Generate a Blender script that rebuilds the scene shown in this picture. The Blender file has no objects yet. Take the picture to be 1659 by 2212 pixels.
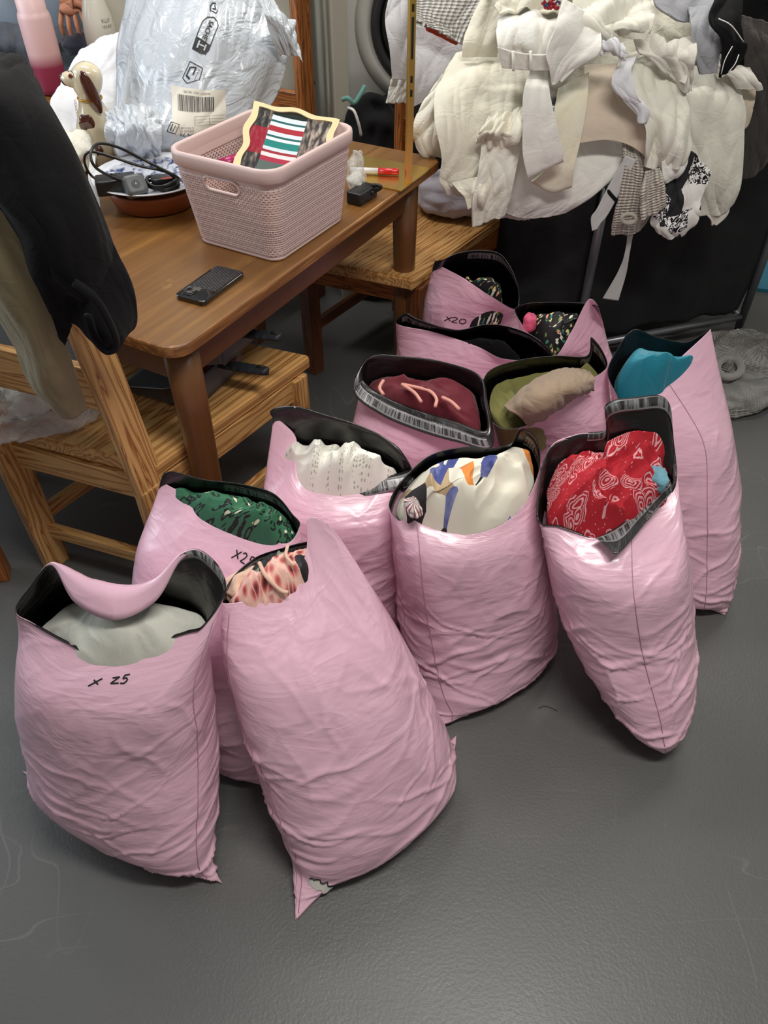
import bpy, bmesh, math, random
import numpy as np
from mathutils import Vector, Matrix

# ------------------------------------------------------------------ camera, light, exposure
CAM_H, PITCH, F_PX = 1.5, math.radians(44), 1650.0
C = bpy.context.scene.collection
cam_d = bpy.data.cameras.new('camera'); cam = bpy.data.objects.new('camera', cam_d); C.objects.link(cam)
cam.location = (0, 0, CAM_H); cam.rotation_euler = (math.pi/2 - PITCH, 0, 0)
cam_d.sensor_fit = 'VERTICAL'; cam_d.sensor_height = 36.0; cam_d.lens = 36.0*F_PX/2212.0
cam_d.clip_start = 0.02; cam_d.clip_end = 50
bpy.context.scene.camera = cam
vs = bpy.context.scene.view_settings
vs.view_transform = 'Standard'; vs.look = 'None'; vs.gamma = 1.0; vs.use_curve_mapping = False
vs.exposure = 0.45
w = bpy.data.worlds.new('world'); bpy.context.scene.world = w; w.use_nodes = True
w.node_tree.nodes['Background'].inputs[0].default_value = (0.75, 0.82, 0.95, 1)
w.node_tree.nodes['Background'].inputs[1].default_value = 0.4
def area(name, loc, rot, size, size_y, power, col=(1, 1, 1)):
    l = bpy.data.lights.new(name, 'AREA'); l.shape = 'RECTANGLE'; l.size = size; l.size_y = size_y
    l.energy = power; l.color = col
    o = bpy.data.objects.new(name, l); C.objects.link(o); o.location = loc; o.rotation_euler = rot
    return o
area('ceiling_light_lamp', (0.45, 0.55, 2.62), (0, 0, 0), 1.2, 0.22, 30, (1.0, 0.97, 0.92))
area('ceiling_light_lamp', (-0.7, 2.4, 2.62), (0, 0, 0), 1.2, 0.30, 20, (1.0, 0.97, 0.92))
area('ceiling_light_lamp', (1.3, 3.0, 2.62), (0, 0, 0), 1.2, 0.30, 18, (1.0, 0.97, 0.92))
area('window_daylight', (-2.9, 1.9, 1.7), (math.radians(90), 0, math.radians(-90)), 1.6, 1.2, 26, (0.80, 0.90, 1.0))

# ------------------------------------------------------------------ helpers
def at(px, py, z=None, Y=None):
    """the point of the room on the view ray of a photo pixel, at height z or distance Y"""
    u = (px-829.5)/F_PX; v = (py-1106)/F_PX
    d = (u, math.cos(PITCH)-v*math.sin(PITCH), -math.sin(PITCH)-v*math.cos(PITCH))
    k = (z-CAM_H)/d[2] if z is not None else Y/d[1]
    return np.array((d[0]*k, d[1]*k, CAM_H+d[2]*k))

def tag(o, label=None, cat=None, group=None, kind=None):
    if label: o['label'] = label
    if cat: o['category'] = cat
    if group: o['group'] = group
    if kind: o['kind'] = kind
    return o
def thing(name, loc, label, cat, group=None, rz=0.0):
    o = bpy.data.objects.new(name, None); C.objects.link(o); o.location = tuple(loc); o.empty_display_size = .05
    o.rotation_euler = (0, 0, rz)
    return tag(o, label, cat, group)
def root_loc(parent):
    v = Vector((0, 0, 0)); p = parent
    while p is not None:
        v += p.location; p = p.parent
    return v
def link_mesh(name, verts, faces, mats, parent=None, smooth=True, uv=None, fm=None, origin=None):
    me = bpy.data.meshes.new(name)
    V = np.asarray(verts, float).reshape(-1, 3)
    off = root_loc(parent) if parent else Vector((0, 0, 0))
    org = Vector(tuple(origin))-off if origin is not None else Vector((0, 0, 0))
    V = V - np.array(off) - np.array(org)
    me.from_pydata(V.tolist(), [], faces); 
    if not isinstance(mats, (list, tuple)): mats = [mats]
    for m in mats: me.materials.append(m)
    if smooth: me.polygons.foreach_set('use_smooth', [True]*len(me.polygons))
    if fm is not None: me.polygons.foreach_set('material_index', fm)
    if uv is not None:
        l = me.uv_layers.new(name='UVMap'); UV = np.asarray(uv, float).reshape(-1, 2)
        idx = np.empty(len(me.loops), int); me.loops.foreach_get('vertex_index', idx)
        l.data.foreach_set('uv', UV[idx].ravel())
    me.update()
    o = bpy.data.objects.new(name, me); C.objects.link(o); o.location = org
    if parent: o.parent = parent
    return o
def obj_bm(name, bm, m, parent=None, mat_local=None, smooth=False):
    me = bpy.data.meshes.new(name); bm.to_mesh(me); bm.free()
    for x in (m if isinstance(m, (list, tuple)) else [m]): me.materials.append(x)
    if smooth: me.polygons.foreach_set('use_smooth', [True]*len(me.polygons))
    o = bpy.data.objects.new(name, me); C.objects.link(o)
    if parent: o.parent = parent
    if mat_local is not None:
        M = mat_local.copy()
        if parent: M.translation = M.translation - root_loc(parent)
        o.matrix_local = M
    return o
def frame(p, xdir, up=(0, 0, 1)):
    x = Vector(xdir).normalized(); u = Vector(up)
    if abs(x.dot(u.normalized())) > .99: u = Vector((0, 1, 0))
    y = u.cross(x).normalized(); z = x.cross(y)
    M = Matrix((x, y, z)).transposed().to_4x4(); M.translation = Vector(tuple(p))
    return M
def beam(name, p0, p1, wdt, hgt, m, parent=None, up=(0, 0, 1), bev=.003, taper=1.0):
    """a bar from p0 to p1; wdt across, hgt along 'up'; its own frame so that grain runs along it"""
    p0 = Vector(tuple(p0)); p1 = Vector(tuple(p1)); L = (p1-p0).length
    bm = bmesh.new(); bmesh.ops.create_cube(bm, size=1)
    for v in bm.verts:
        k = taper if v.co.x > 0 else 1
        v.co = Vector(((v.co.x+.5)*L, v.co.y*wdt*k, v.co.z*hgt*k))
    if bev: bmesh.ops.bevel(bm, geom=bm.edges[:], offset=bev, segments=2, affect='EDGES', profile=.6)
    return obj_bm(name, bm, m, parent, frame(p0, p1-p0, up), smooth=False)
def tube(name, pts, r, m, parent=None, seg=10, closed=False, caps=True, sub=4, origin=None):
    P = np.array([tuple(p) for p in pts], float)
    if sub > 1 and len(P) > 2: P = crv(P, (len(P)-(0 if closed else 1))*sub+(0 if closed else 1), closed)
    n = len(P); R = np.full(n, r) if np.isscalar(r) else np.interp(np.linspace(0, 1, n), np.linspace(0, 1, len(r)), r)
    T = np.roll(P, -1, 0)-np.roll(P, 1, 0) if closed else np.gradient(P, axis=0)
    T /= np.linalg.norm(T, axis=1)[:, None]+1e-12
    up = np.array((0, 0, 1.)) if abs(T[0][2]) < .9 else np.array((1., 0, 0))
    a = np.cross(T[0], up); a /= np.linalg.norm(a); V = []
    for i in range(n):
        a = a-T[i]*a.dot(T[i]); a /= np.linalg.norm(a)+1e-12; b = np.cross(T[i], a)
        th = np.arange(seg)*2*math.pi/seg
        V.append(P[i]+R[i]*(np.cos(th)[:, None]*a+np.sin(th)[:, None]*b))
    V = np.array(V); F = []
    for i in range(n if closed else n-1):
        for j in range(seg):
            F.append((i*seg+j, i*seg+(j+1) % seg, ((i+1) % n)*seg+(j+1) % seg, ((i+1) % n)*seg+j))
    if not closed and caps:
        F.append(tuple(range(seg))[::-1]); F.append(tuple((n-1)*seg+j for j in range(seg)))
    return link_mesh(name, V, F, m, parent, origin=origin)
def lathe(name, prof, m, loc, parent=None, seg=48, tilt=None, fm=None):
    V = []; F = []
    for r, z in prof:
        for j in range(seg):
            a = 2*math.pi*j/seg; V.append((r*math.cos(a), r*math.sin(a), z))
    for i in range(len(prof)-1):
        for j in range(seg): F.append((i*seg+j, i*seg+(j+1) % seg, (i+1)*seg+(j+1) % seg, (i+1)*seg+j))
    F.append(tuple(range(seg))[::-1]); F.append(tuple((len(prof)-1)*seg+j for j in range(seg)))
    V = np.array(V)
    if tilt is not None: V = V @ np.array(tilt.to_3x3()).T
    o = link_mesh(name, V+np.array(tuple(loc)), F, m, parent, origin=loc)
    return o
def crv(P, n, closed=False):
    """Catmull-Rom through the points P (k,d), n samples"""
    P = np.asarray(P, float); k = len(P)
    if closed:
        s = np.arange(n)*k/n; i = np.floor(s).astype(int); f = (s-i)
        g = lambda q: P[q % k]
    else:
        s = np.linspace(0, k-1, n); i = np.minimum(np.floor(s).astype(int), k-2); f = s-i
        def g(q):
            q = np.asarray(q); r = P[np.clip(q, 0, k-1)].copy()
            lo = q < 0; hi = q > k-1
            if lo.any(): r[lo] = 2*P[0]-P[1]
            if hi.any(): r[hi] = 2*P[-1]-P[-2]
            return r
    sh = (-1,)+(1,)*(P.ndim-1); f = f.reshape(sh)
    a, b, c, d = g(i-1), g(i), g(i+1), g(i+2)
    return .5*((2*b)+(c-a)*f+(2*a-5*b+4*c-d)*f**2+(3*b-a-3*c+d)*f**3)
def _h(x, y, z, s):
    n = (x*374761393+y*668265263+z*2147483647+s*974634777) & 0xffffffff
    n = ((n ^ (n >> 13))*1274126177) & 0xffffffff
    n = ((n ^ (n >> 16))*2246822519) & 0xffffffff
    return (n ^ (n >> 15)) & 0xffff
def pn(x, y, z=0.0, s=0):
    """3-D gradient noise, arrays in, about -1..1"""
    x, y, z = np.broadcast_arrays(np.asarray(x, float), np.asarray(y, float), np.asarray(z, float))
    xi, yi, zi = (np.floor(q).astype(np.int64) for q in (x, y, z)); xf, yf, zf = x-xi, y-yi, z-zi
    u, v, w_ = (t*t*t*(t*(t*6-15)+10) for t in (xf, yf, zf)); r = 0
    for dx in (0, 1):
        for dy in (0, 1):
            for dz in (0, 1):
                h = _h(xi+dx, yi+dy, zi+dz, s)
                th = h/65536*2*math.pi; ph = ((h*7919) & 0xffff)/65536*2-1; q = np.sqrt(1-ph*ph)
                gd = q*np.cos(th)*(xf-dx)+q*np.sin(th)*(yf-dy)+ph*(zf-dz)
                r = r+gd*(u if dx else 1-u)*(v if dy else 1-v)*(w_ if dz else 1-w_)
    return r*1.6
def ridge(x, y, z=0.0, s=0): return 1-np.abs(pn(x, y, z, s))*2.2
def nrm(P, closed_u=False):
    if closed_u: du = np.roll(P, -1, 1)-np.roll(P, 1, 1)
    else: du = np.gradient(P, axis=1)
    dv = np.gradient(P, axis=0); N = np.cross(du, dv)
    return N/(np.linalg.norm(N, axis=2)[..., None]+1e-12)
def grid_faces(nv, nu, closed=False, off=0):
    i, j = np.meshgrid(np.arange(nv-1), np.arange(nu if closed else nu-1), indexing='ij'); j2 = (j+1) % nu
    return (np.stack([i*nu+j, i*nu+j2, (i+1)*nu+j2, (i+1)*nu+j], -1).reshape(-1, 4)+off).tolist()
def solid(o, t, offset=-1.0, mo=0):
    m = o.modifiers.new('thickness', 'SOLIDIFY'); m.thickness = t; m.offset = offset
    m.material_offset = mo; m.material_offset_rim = mo; m.use_even_offset = False
    return o
def uvgrid(P):
    du = np.linalg.norm(np.diff(P, axis=1), axis=2); dv = np.linalg.norm(np.diff(P, axis=0), axis=2)
    U = np.concatenate([np.zeros((P.shape[0], 1)), np.cumsum(np.broadcast_to(du.mean(0), du.shape), 1)], 1)
    Vv = np.concatenate([np.zeros((1, P.shape[1])), np.cumsum(np.broadcast_to(dv.mean(1)[:, None], dv.shape), 0)], 0)
    return np.stack([U, Vv], -1)
class Surf:
    """samples a grid of points by (s, t) in 0..1"""
    def __init__(self, P, N): self.P, self.N = P, N
    def __call__(self, s, t, off=0.0):
        nv, nu = self.P.shape[:2]; a = np.clip(np.asarray(s, float), 0, 1)*(nu-1); b = np.clip(np.asarray(t, float), 0, 1)*(nv-1)
        i = np.minimum(a.astype(int), nu-2); j = np.minimum(b.astype(int), nv-2); fa = (a-i)[..., None]; fb = (b-j)[..., None]
        L = lambda A: A[j, i]*(1-fa)*(1-fb)+A[j, i+1]*fa*(1-fb)+A[j+1, i]*(1-fa)*fb+A[j+1, i+1]*fa*fb
        return L(self.P)+off*L(self.N)
def sheet(name, rows, m, label=None, cat=None, group=None, parent=None, nu=70, nv=70, fold=.010, ff=9., crum=.004, cf=14., seed=0,
          thick=.004, hem=0.0, along=.22, origin=None, ragged=0.0):
    """a draped cloth: rows of (px, py, Y) or world points ('w',x,y,z), top to bottom; folds run down it"""
    G = []
    for r in rows:
        G.append([np.array(p[1:], float) if p[0] == 'w' else at(p[0], p[1], Y=p[2]) for p in r])
    kmax = max(len(r) for r in G)
    G = np.array([crv(np.array(r), kmax) if len(r) != kmax else np.array(r) for r in G])
    A = crv(G, nv)                                   # down
    P = np.swapaxes(crv(np.swapaxes(A, 0, 1), nu), 0, 1)
    UV = uvgrid(P); U, V = UV[..., 0], UV[..., 1]; N = nrm(P)
    Vn = V/(V.max()+1e-9)
    wx = pn(U*5, V*5, .3, seed+5)*.06
    d = fold*(.35+.65*Vn)*(pn((U+wx)*ff, V*ff*along, seed*.37, seed)+.5*ridge((U+wx)*ff*1.7, V*ff*along*2, seed*.11, seed+1)-.2)
    wz = pn(U*3, V*3, .9, seed+8)*.08
    d = d+crum*(ridge((U+wx+wz)*cf*1.3, (V-wx)*cf*.4, .7, seed+2)-.3)+crum*.7*ridge((U-wz)*cf*2.6, (V+wz)*cf*.8, .2, seed+3)+fold*.5*ridge((U+V*.5+wz)*ff*1.3, (V-U*.5)*ff*.3, .4, seed+9)
    if hem: d = d+hem*np.exp(-((Vn-1)/.02)**2)
    P = P+N*d[..., None]
    if ragged:
        P[-1, :, 2] += ragged*pn(U[-1]*60, 0, 0, seed)
    o = link_mesh(name, P, grid_faces(nv, nu), m, parent, uv=UV, origin=origin if origin is not None else (P[-1].mean(0) if parent is None else None))
    if thick: solid(o, thick, 0.0)
    if label: tag(o, label, cat, group)
    return o, Surf(P, nrm(P))
def blob(name, ctr, rad, m, label=None, cat=None, group=None, parent=None, seed=0, amp=.18, crum=.010, cf=14., n=72, rz=0.0, flat=.0, power=2.3, zmin=None):
    """a closed crumpled heap of cloth or film"""
    th = np.linspace(0, 2*math.pi, n, endpoint=False); ph = np.linspace(.02, math.pi-.02, n//2+8)
    T, Ph = np.meshgrid(th, ph)
    e = 2/power; cs = lambda a: np.sign(np.cos(a))*np.abs(np.cos(a))**e; sn = lambda a: np.sign(np.sin(a))*np.abs(np.sin(a))**e
    D = np.stack([cs(T)*np.sin(Ph)**e, sn(T)*np.sin(Ph)**e, cs(Ph)], -1)
    f = 1+amp*pn(D[..., 0]*1.6, D[..., 1]*1.6, D[..., 2]*1.6, seed)
    P = D*np.array(rad)*f[..., None]; N = nrm(P, True)
    if (N*P).sum() < 0: N = -N
    q = P; wx = .05*pn(q[..., 0]*8, q[..., 1]*8, q[..., 2]*8, seed+4)
    d = crum*(ridge((q[..., 0]+wx)*cf*1.2, (q[..., 1]+wx*2)*cf*.45, (q[..., 2]-wx)*cf*.8, seed+1)+.5*ridge((q[..., 0]+q[..., 1])*cf*1.6, (q[..., 1]-q[..., 0])*cf*.7, q[..., 2]*cf*1.2, seed+2)-.5)
    P = P+N*d[..., None]; c, s = math.cos(rz), math.sin(rz)
    P = np.stack([P[..., 0]*c-P[..., 1]*s, P[..., 0]*s+P[..., 1]*c, P[..., 2]], -1)+np.array(ctr)
    if zmin is not None: P[..., 2] = np.maximum(P[..., 2], zmin)
    nv = len(ph); F = grid_faces(nv, n, True); F = [f_[::-1] for f_ in F]
    F.append(tuple(range(n))); F.append(tuple((nv-1)*n+j for j in range(n))[::-1])
    UV = np.stack([T*rad[0], Ph*rad[1]], -1)
    o = link_mesh(name, P, F, m, parent, uv=UV, origin=(ctr if parent is None else None))
    if label: tag(o, label, cat, group)
    return o
def text_mesh(name, txt, fn, size, m, parent, flip=False, bold=0.0):
    """lettering laid on a surface: fn(x, y arrays in metres) -> points"""
    cu = bpy.data.curves.new('lettering', 'FONT'); cu.body = txt; cu.size = size; cu.resolution_u = 2; cu.offset = bold
    to = bpy.data.objects.new('lettering', cu); C.objects.link(to)
    dg = bpy.context.evaluated_depsgraph_get(); me = bpy.data.meshes.new_from_object(to.evaluated_get(dg))
    bpy.data.objects.remove(to); bpy.data.curves.remove(cu)
    V = np.array([v.co[:] for v in me.vertices]).reshape(-1, 3); F = [tuple(p.vertices) for p in me.polygons]
    bpy.data.meshes.remove(me)
    if len(V) == 0: return None
    P = fn(V[:, 0], V[:, 1])
    return link_mesh(name, P, F, m, parent, smooth=False)
def quads_on(name, rects, fn, m, parent, n=2):
    """little printed rectangles (x0,y0,x1,y1) laid on a surface"""
    V = []; F = []
    for r in rects:
        if len(r) == 4: x0, y0, x1, y1 = r; c4 = [(x0, y0), (x1, y0), (x1, y1), (x0, y1)]
        else: c4 = r[0]
        b = len(V)
        for j in range(n+1):
            for i in range(n+1):
                s, t = i/n, j/n
                V.append(tuple((1-s)*(1-t)*c4[0][k]+s*(1-t)*c4[1][k]+s*t*c4[2][k]+(1-s)*t*c4[3][k] for k in (0, 1)))
        F += [(b+j*(n+1)+i, b+j*(n+1)+i+1, b+(j+1)*(n+1)+i+1, b+(j+1)*(n+1)+i) for j in range(n) for i in range(n)]
    V = np.array(V); return link_mesh(name, fn(V[:, 0], V[:, 1]), F, m, parent, smooth=False)
def line_rect(p, q, wd):
    d = np.array(q, float)-np.array(p, float); n_ = np.array((-d[1], d[0])); n_ = n_/np.linalg.norm(n_)*wd/2
    p = np.array(p, float); q = np.array(q, float)
    return ([tuple(p-n_), tuple(q-n_), tuple(q+n_), tuple(p+n_)],)

# ------------------------------------------------------------------ materials
class NT:
    def __init__(s, name):
        s.m = bpy.data.materials.new(name); s.m.use_nodes = True; s.t = s.m.node_tree; s.b = s.t.nodes['Principled BSDF']
    def n(s, typ, **k):
        nd = s.t.nodes.new(typ)
        for a, v in k.items():
            if a.startswith('i_'):
                key = a[2:].replace('_', ' '); key = int(key) if key.isdigit() else key
                s.inp(nd.inputs[key], v)
            else: setattr(nd, a, v)
        return nd
    def inp(s, sock, v):
        if isinstance(v, bpy.types.NodeSocket): s.t.links.new(v, sock)
        else: sock.default_value = v
    def co(s, kind='Object', scale=(1, 1, 1), rot=(0, 0, 0)):
        tc = s.n('ShaderNodeTexCoord'); mp = s.n('ShaderNodeMapping'); s.t.links.new(tc.outputs[kind], mp.inputs[0])
        mp.inputs['Scale'].default_value = scale; mp.inputs['Rotation'].default_value = rot; return mp.outputs[0]
    def noise(s, co, scale, detail=3, rough=.5, dist=0.0):
        return s.n('ShaderNodeTexNoise', i_Vector=co, i_Scale=scale, i_Detail=detail, i_Roughness=rough, i_Distortion=dist).outputs
    def vor(s, co, scale, feature='F1', rnd=1.0, metric='EUCLIDEAN'):
        nd = s.n('ShaderNodeTexVoronoi', feature=feature, i_Vector=co, i_Scale=scale, i_Randomness=rnd)
        if feature != 'DISTANCE_TO_EDGE': nd.distance = metric
        return nd.outputs
    def math(s, op, a, b=0.0, c=0.0, clamp=False):
        nd = s.n('ShaderNodeMath', operation=op, use_clamp=clamp); s.inp(nd.inputs[0], a); s.inp(nd.inputs[1], b); s.inp(nd.inputs[2], c); return nd.outputs[0]
    def ramp(s, fac, stops, interp='LINEAR'):
        nd = s.n('ShaderNodeValToRGB'); s.inp(nd.inputs[0], fac); r = nd.color_ramp; r.interpolation = interp
        while len(r.elements) < len(stops): r.elements.new(.5)
        for e, (p, c) in zip(r.elements, stops): e.position = p; e.color = (*c, 1) if len(c) == 3 else c
        return nd.outputs[0]
    def mix(s, f, a, b, op='MIX'):
        nd = s.n('ShaderNodeMix', data_type='RGBA', blend_type=op); s.inp(nd.inputs[0], f)
        s.inp(nd.inputs[6], (*a, 1) if isinstance(a, tuple) and len(a) == 3 else a)
        s.inp(nd.inputs[7], (*b, 1) if isinstance(b, tuple) and len(b) == 3 else b); return nd.outputs[2]
    def bump(s, h, strength=.3, dist=.002, prev=None):
        nd = s.n('ShaderNodeBump', i_Height=h, i_Strength=strength, i_Distance=dist)
        if prev is not None: s.t.links.new(prev, nd.inputs['Normal'])
        return nd.outputs[0]
    def done(s, color=None, rough=.6, metal=0.0, normal=None, **k):
        if color is not None: s.inp(s.b.inputs['Base Color'], (*color, 1) if isinstance(color, tuple) and len(color) == 3 else color)
        s.inp(s.b.inputs['Roughness'], rough); s.b.inputs['Metallic'].default_value = metal
        if normal is not None: s.t.links.new(normal, s.b.inputs['Normal'])
        for a, v in k.items(): s.inp(s.b.inputs[a.replace('_', ' ')], v)
        return s.m
def lin(h):
    c = [int(h[i:i+2], 16)/255 for i in (0, 2, 4)]
    return tuple(x/12.92 if x <= .04045 else ((x+.055)/1.055)**2.4 for x in c)
def plastic(name, col, rough=.4, **k):
    s = NT(name); n = s.noise(s.co('Object'), 60, 2)[0]
    return s.done(s.mix(.06, lin(col), n, 'MULTIPLY'), rough, normal=s.bump(n, .05, .0005), **k)
def cloth(name, col, rough=.85, weave=900., wst=.25, crease=.3, var=.12, col2=None, sheen=.15):
    s = NT(name); uv = s.co('UV'); n = s.noise(uv, 14, 4)[0]; fine = s.noise(uv, weave, 2)[0]
    c = s.mix(n, lin(col), lin(col2) if col2 else tuple(x*(1-var) for x in lin(col)))
    cr = s.math('ABSOLUTE', s.math('SUBTRACT', s.noise(uv, 18, 3, .6, .8)[0], .5))
    b = s.bump(cr, crease, .02); b = s.bump(fine, wst, .0008, b)
    return s.done(c, rough, normal=b, Sheen_Weight=sheen)
def pine(name, c1, c2, c3, ring=1.0):
    s = NT(name); co = s.co('Object', (1.1, 14, 14))
    d = s.noise(co, 1.2, 3)[0]
    q = s.n('ShaderNodeVectorMath', operation='ADD'); s.t.links.new(co, q.inputs[0])
    dv = s.n('ShaderNodeCombineXYZ'); dd = s.math('MULTIPLY', d, 1.6); s.t.links.new(dd, dv.inputs[1]); s.t.links.new(dd, dv.inputs[2]); s.t.links.new(dv.outputs[0], q.inputs[1])
    wv = s.n('ShaderNodeTexWave', wave_type='RINGS', rings_direction='X', i_Vector=q.outputs[0], i_Scale=1.5*ring, i_Distortion=1.5, i_Detail=2.0).outputs
    col = s.ramp(wv[1], [(0, lin(c1)), (.55, lin(c2)), (.93, lin(c3)), (1, lin(c2))])
    fine = s.noise(s.co('Object', (6, 160, 160)), 3, 3)[0]
    col = s.mix(.25, col, s.ramp(fine, [(.3, (.55, .45, .35)), (.7, (1, 1, 1))]), 'MULTIPLY')
    return s.done(col, .42, normal=s.bump(fine, .15, .0006), Coat_Weight=.25, Coat_Roughness=.3)
M = {}
def film(name, col, rough=.30, seed=0.0):
    s = NT(name); uv = s.co('UV')
    st = s.co('UV', (6, 20, 1), (0, 0, .22)); n1 = s.math('ABSOLUTE', s.math('SUBTRACT', s.noise(st, 1.0, 3, .55, .6)[0], .5))
    st2 = s.co('UV', (9, 14, 1), (0, 0, -.5)); n2 = s.math('ABSOLUTE', s.math('SUBTRACT', s.noise(st2, 1.0, 2, .5, .9)[0], .5))
    big = s.noise(uv, 5, 2)[0]
    b = s.bump(n1, .20, -.020); b = s.bump(n2, .28, -.018, b); b = s.bump(s.noise(uv, 120, 2)[0], .12, .0012, b)
    c = s.mix(big, lin(col), tuple(x*.93 for x in lin(col)))
    return s.done(c, rough, normal=b, Coat_Weight=.32, Coat_Roughness=.17, Specular_IOR_Level=.5)
M['pink'] = film('pink_poly_film', 'E6B9CC', .34)
M['black_in'] = film('black_poly_film', '171315', .32)
s = NT('adhesive_strip'); uv = s.co('UV')
wv = s.noise(s.co('UV', (150, 18, 1)), 1.0, 3, .6, .6)[0]
sy = s.n('ShaderNodeSeparateXYZ'); s.t.links.new(uv, sy.inputs[0]); yy_ = sy.outputs[1]
f = s.math('MULTIPLY', s.ramp(wv, [(.45, (0, 0, 0)), (.62, (1, 1, 1))]), s.math('MULTIPLY', s.math('COMPARE', yy_, .010, .0065), .6))
f = s.math('MAXIMUM', f, s.math('MULTIPLY', s.math('MAXIMUM', s.math('COMPARE', yy_, .0032, .0011), s.math('COMPARE', yy_, .0168, .0011)), .55))
M['strip'] = s.done(s.mix(f, lin('2A292A'), lin('A9A9AB')), .28, normal=s.bump(wv, .6, .004), Coat_Weight=.4, Coat_Roughness=.15)
M['strip_edge'] = plastic('strip_edge_grey', '77767A', .35)
M['ink'] = plastic('marker_ink', '141217', .6)
M['seam'] = plastic('bag_seam_mauve', 'B98CA3', .4)  # mauve pink of the side seam lines

# garments
M['denim_white'] = cloth('off_white_denim', 'D3D3C8', weave=1400, crease=.2)
M['white'] = cloth('white_cotton', 'E6E4DC', crease=.25); M['cool_white'] = cloth('cool_white_cotton', 'DDDDE0', crease=.25)
M['cream'] = cloth('cream_cotton', 'E0DBC9', crease=.35); M['ivory'] = cloth('ivory_cotton', 'E4E1D3', crease=.3)
M['dull_white'] = cloth('dull_white_cotton', 'D5D0C6', crease=.3)
M['aged'] = cloth('yellowed_white_denim', 'E8E6DA', col2='D8CBA4', crease=.2)
M['fleece'] = cloth('beige_fleece', 'D8C8B4', weave=260, wst=.9, crease=.15, sheen=.4)
M['lilac'] = cloth('lilac_grey_cloth', 'A9A3AC', crease=.3); M['grey_marl'] = cloth('grey_marl_jersey', '8F9095', weave=500, wst=.5, col2='A9AAAE')
M['teal'] = cloth('teal_satin', '137C90', rough=.45, crease=.2, sheen=.1); M['maroon'] = cloth('maroon_jersey', '641021', crease=.25)
M['trim_pink'] = cloth('peach_pink_trim', 'DE9C8C'); M['taupe'] = cloth('taupe_jersey', '96806A', crease=.3); M['olive'] = cloth('olive_jersey', '73713A')
M['khaki'] = cloth('khaki_jersey', '8E8262', crease=.15); M['black'] = cloth('black_jersey', '0B0A0C', crease=.2, sheen=.04, weave=500, wst=.5)
M['black_bag'] = cloth('black_hamper_fabric', '0D0C0F', crease=.2, sheen=.02); M['charcoal'] = cloth('dark_grey_brown_cloth', '3B3633')
M['orange_red'] = cloth('orange_red_cloth', 'C8482C'); M['blush'] = cloth('blush_jersey', 'DDB9A2', crease=.2); M['pale_blue'] = cloth('pale_blue_cotton', '6FA3B4')
M['denim_blue'] = cloth('pale_blue_denim', '8E9AA8', weave=700, wst=.4); M['dark_top'] = cloth('dark_patterned_top', '3A3B44', col2='6C7078')
M['navy'] = cloth('dark_navy_cloth', '1F1E2D'); M['rug'] = cloth('turquoise_rug', '1F6F86', weave=160, wst=1.0)
M['mint'] = cloth('mint_piping', '5E8F86')
def knit(name, col, sc, deep=.006, ang=0.0):
    s = NT(name); co = s.co('UV', (1, 1, 1), (0, 0, ang))
    a = s.n('ShaderNodeTexWave', bands_direction='X', i_Vector=co, i_Scale=sc, i_Distortion=1.5, i_Detail=1.0).outputs[1]
    b_ = s.n('ShaderNodeTexWave', bands_direction='Y', i_Vector=co, i_Scale=sc*1.7, i_Distortion=1.0, i_Detail=1.0).outputs[1]
    h = s.math('ADD', a, s.math('MULTIPLY', b_, .6))
    c = s.mix(s.math('MULTIPLY', h, .6), tuple(x*.55 for x in lin(col)), lin(col))
    return s.done(c, .95, normal=s.bump(h, .9, deep), Sheen_Weight=.3)
M['black'].node_tree.nodes['Principled BSDF'].inputs['Specular IOR Level'].default_value = .2
M['knit_beige'] = knit('beige_rib_knit', 'DCD2C4', 26); M['knit_cream'] = knit('cream_looped_knit', 'E2DFD8', 22); M['knit_grey'] = knit('grey_chunky_knit', 'B3B0A8', 20, .009)
M['knit_grey_fine'] = knit('grey_rib_knit', 'BDBBB4', 44, .005)
# leopard
s = NT('green_leopard_print'); uv = s.co('UV', (1, 1.15, 1)); d = s.vor(uv, 66)[0]; nz = s.noise(uv, 90, 2)[0]
d2 = s.math('ADD', d, s.math('MULTIPLY', s.math('SUBTRACT', nz, .5), .5))
blk = s.ramp(d2, [(0, (0, 0, 0)), (.20, (0, 0, 0)), (.22, (1, 1, 1)), (.42, (1, 1, 1)), (.45, (0, 0, 0))], 'CONSTANT')
brk = s.ramp(s.noise(uv, 70, 1)[0], [(0, (0, 0, 0)), (.40, (1, 1, 1))], 'CONSTANT')
cr = s.math('MULTIPLY', s.ramp(s.vor(s.co('UV', (1, 1, 1), (0, 0, .6)), 50)[0], [(0, (1, 1, 1)), (.20, (0, 0, 0))], 'CONSTANT'), 1.0)
c = s.mix(s.math('MULTIPLY', blk, brk), lin('2F6B4C'), lin('0E1412')); c = s.mix(cr, c, lin('D8D6B8'))
M['leopard'] = s.done(c, .7, normal=s.bump(s.noise(uv, 12, 3)[0], .3, .01))
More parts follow.
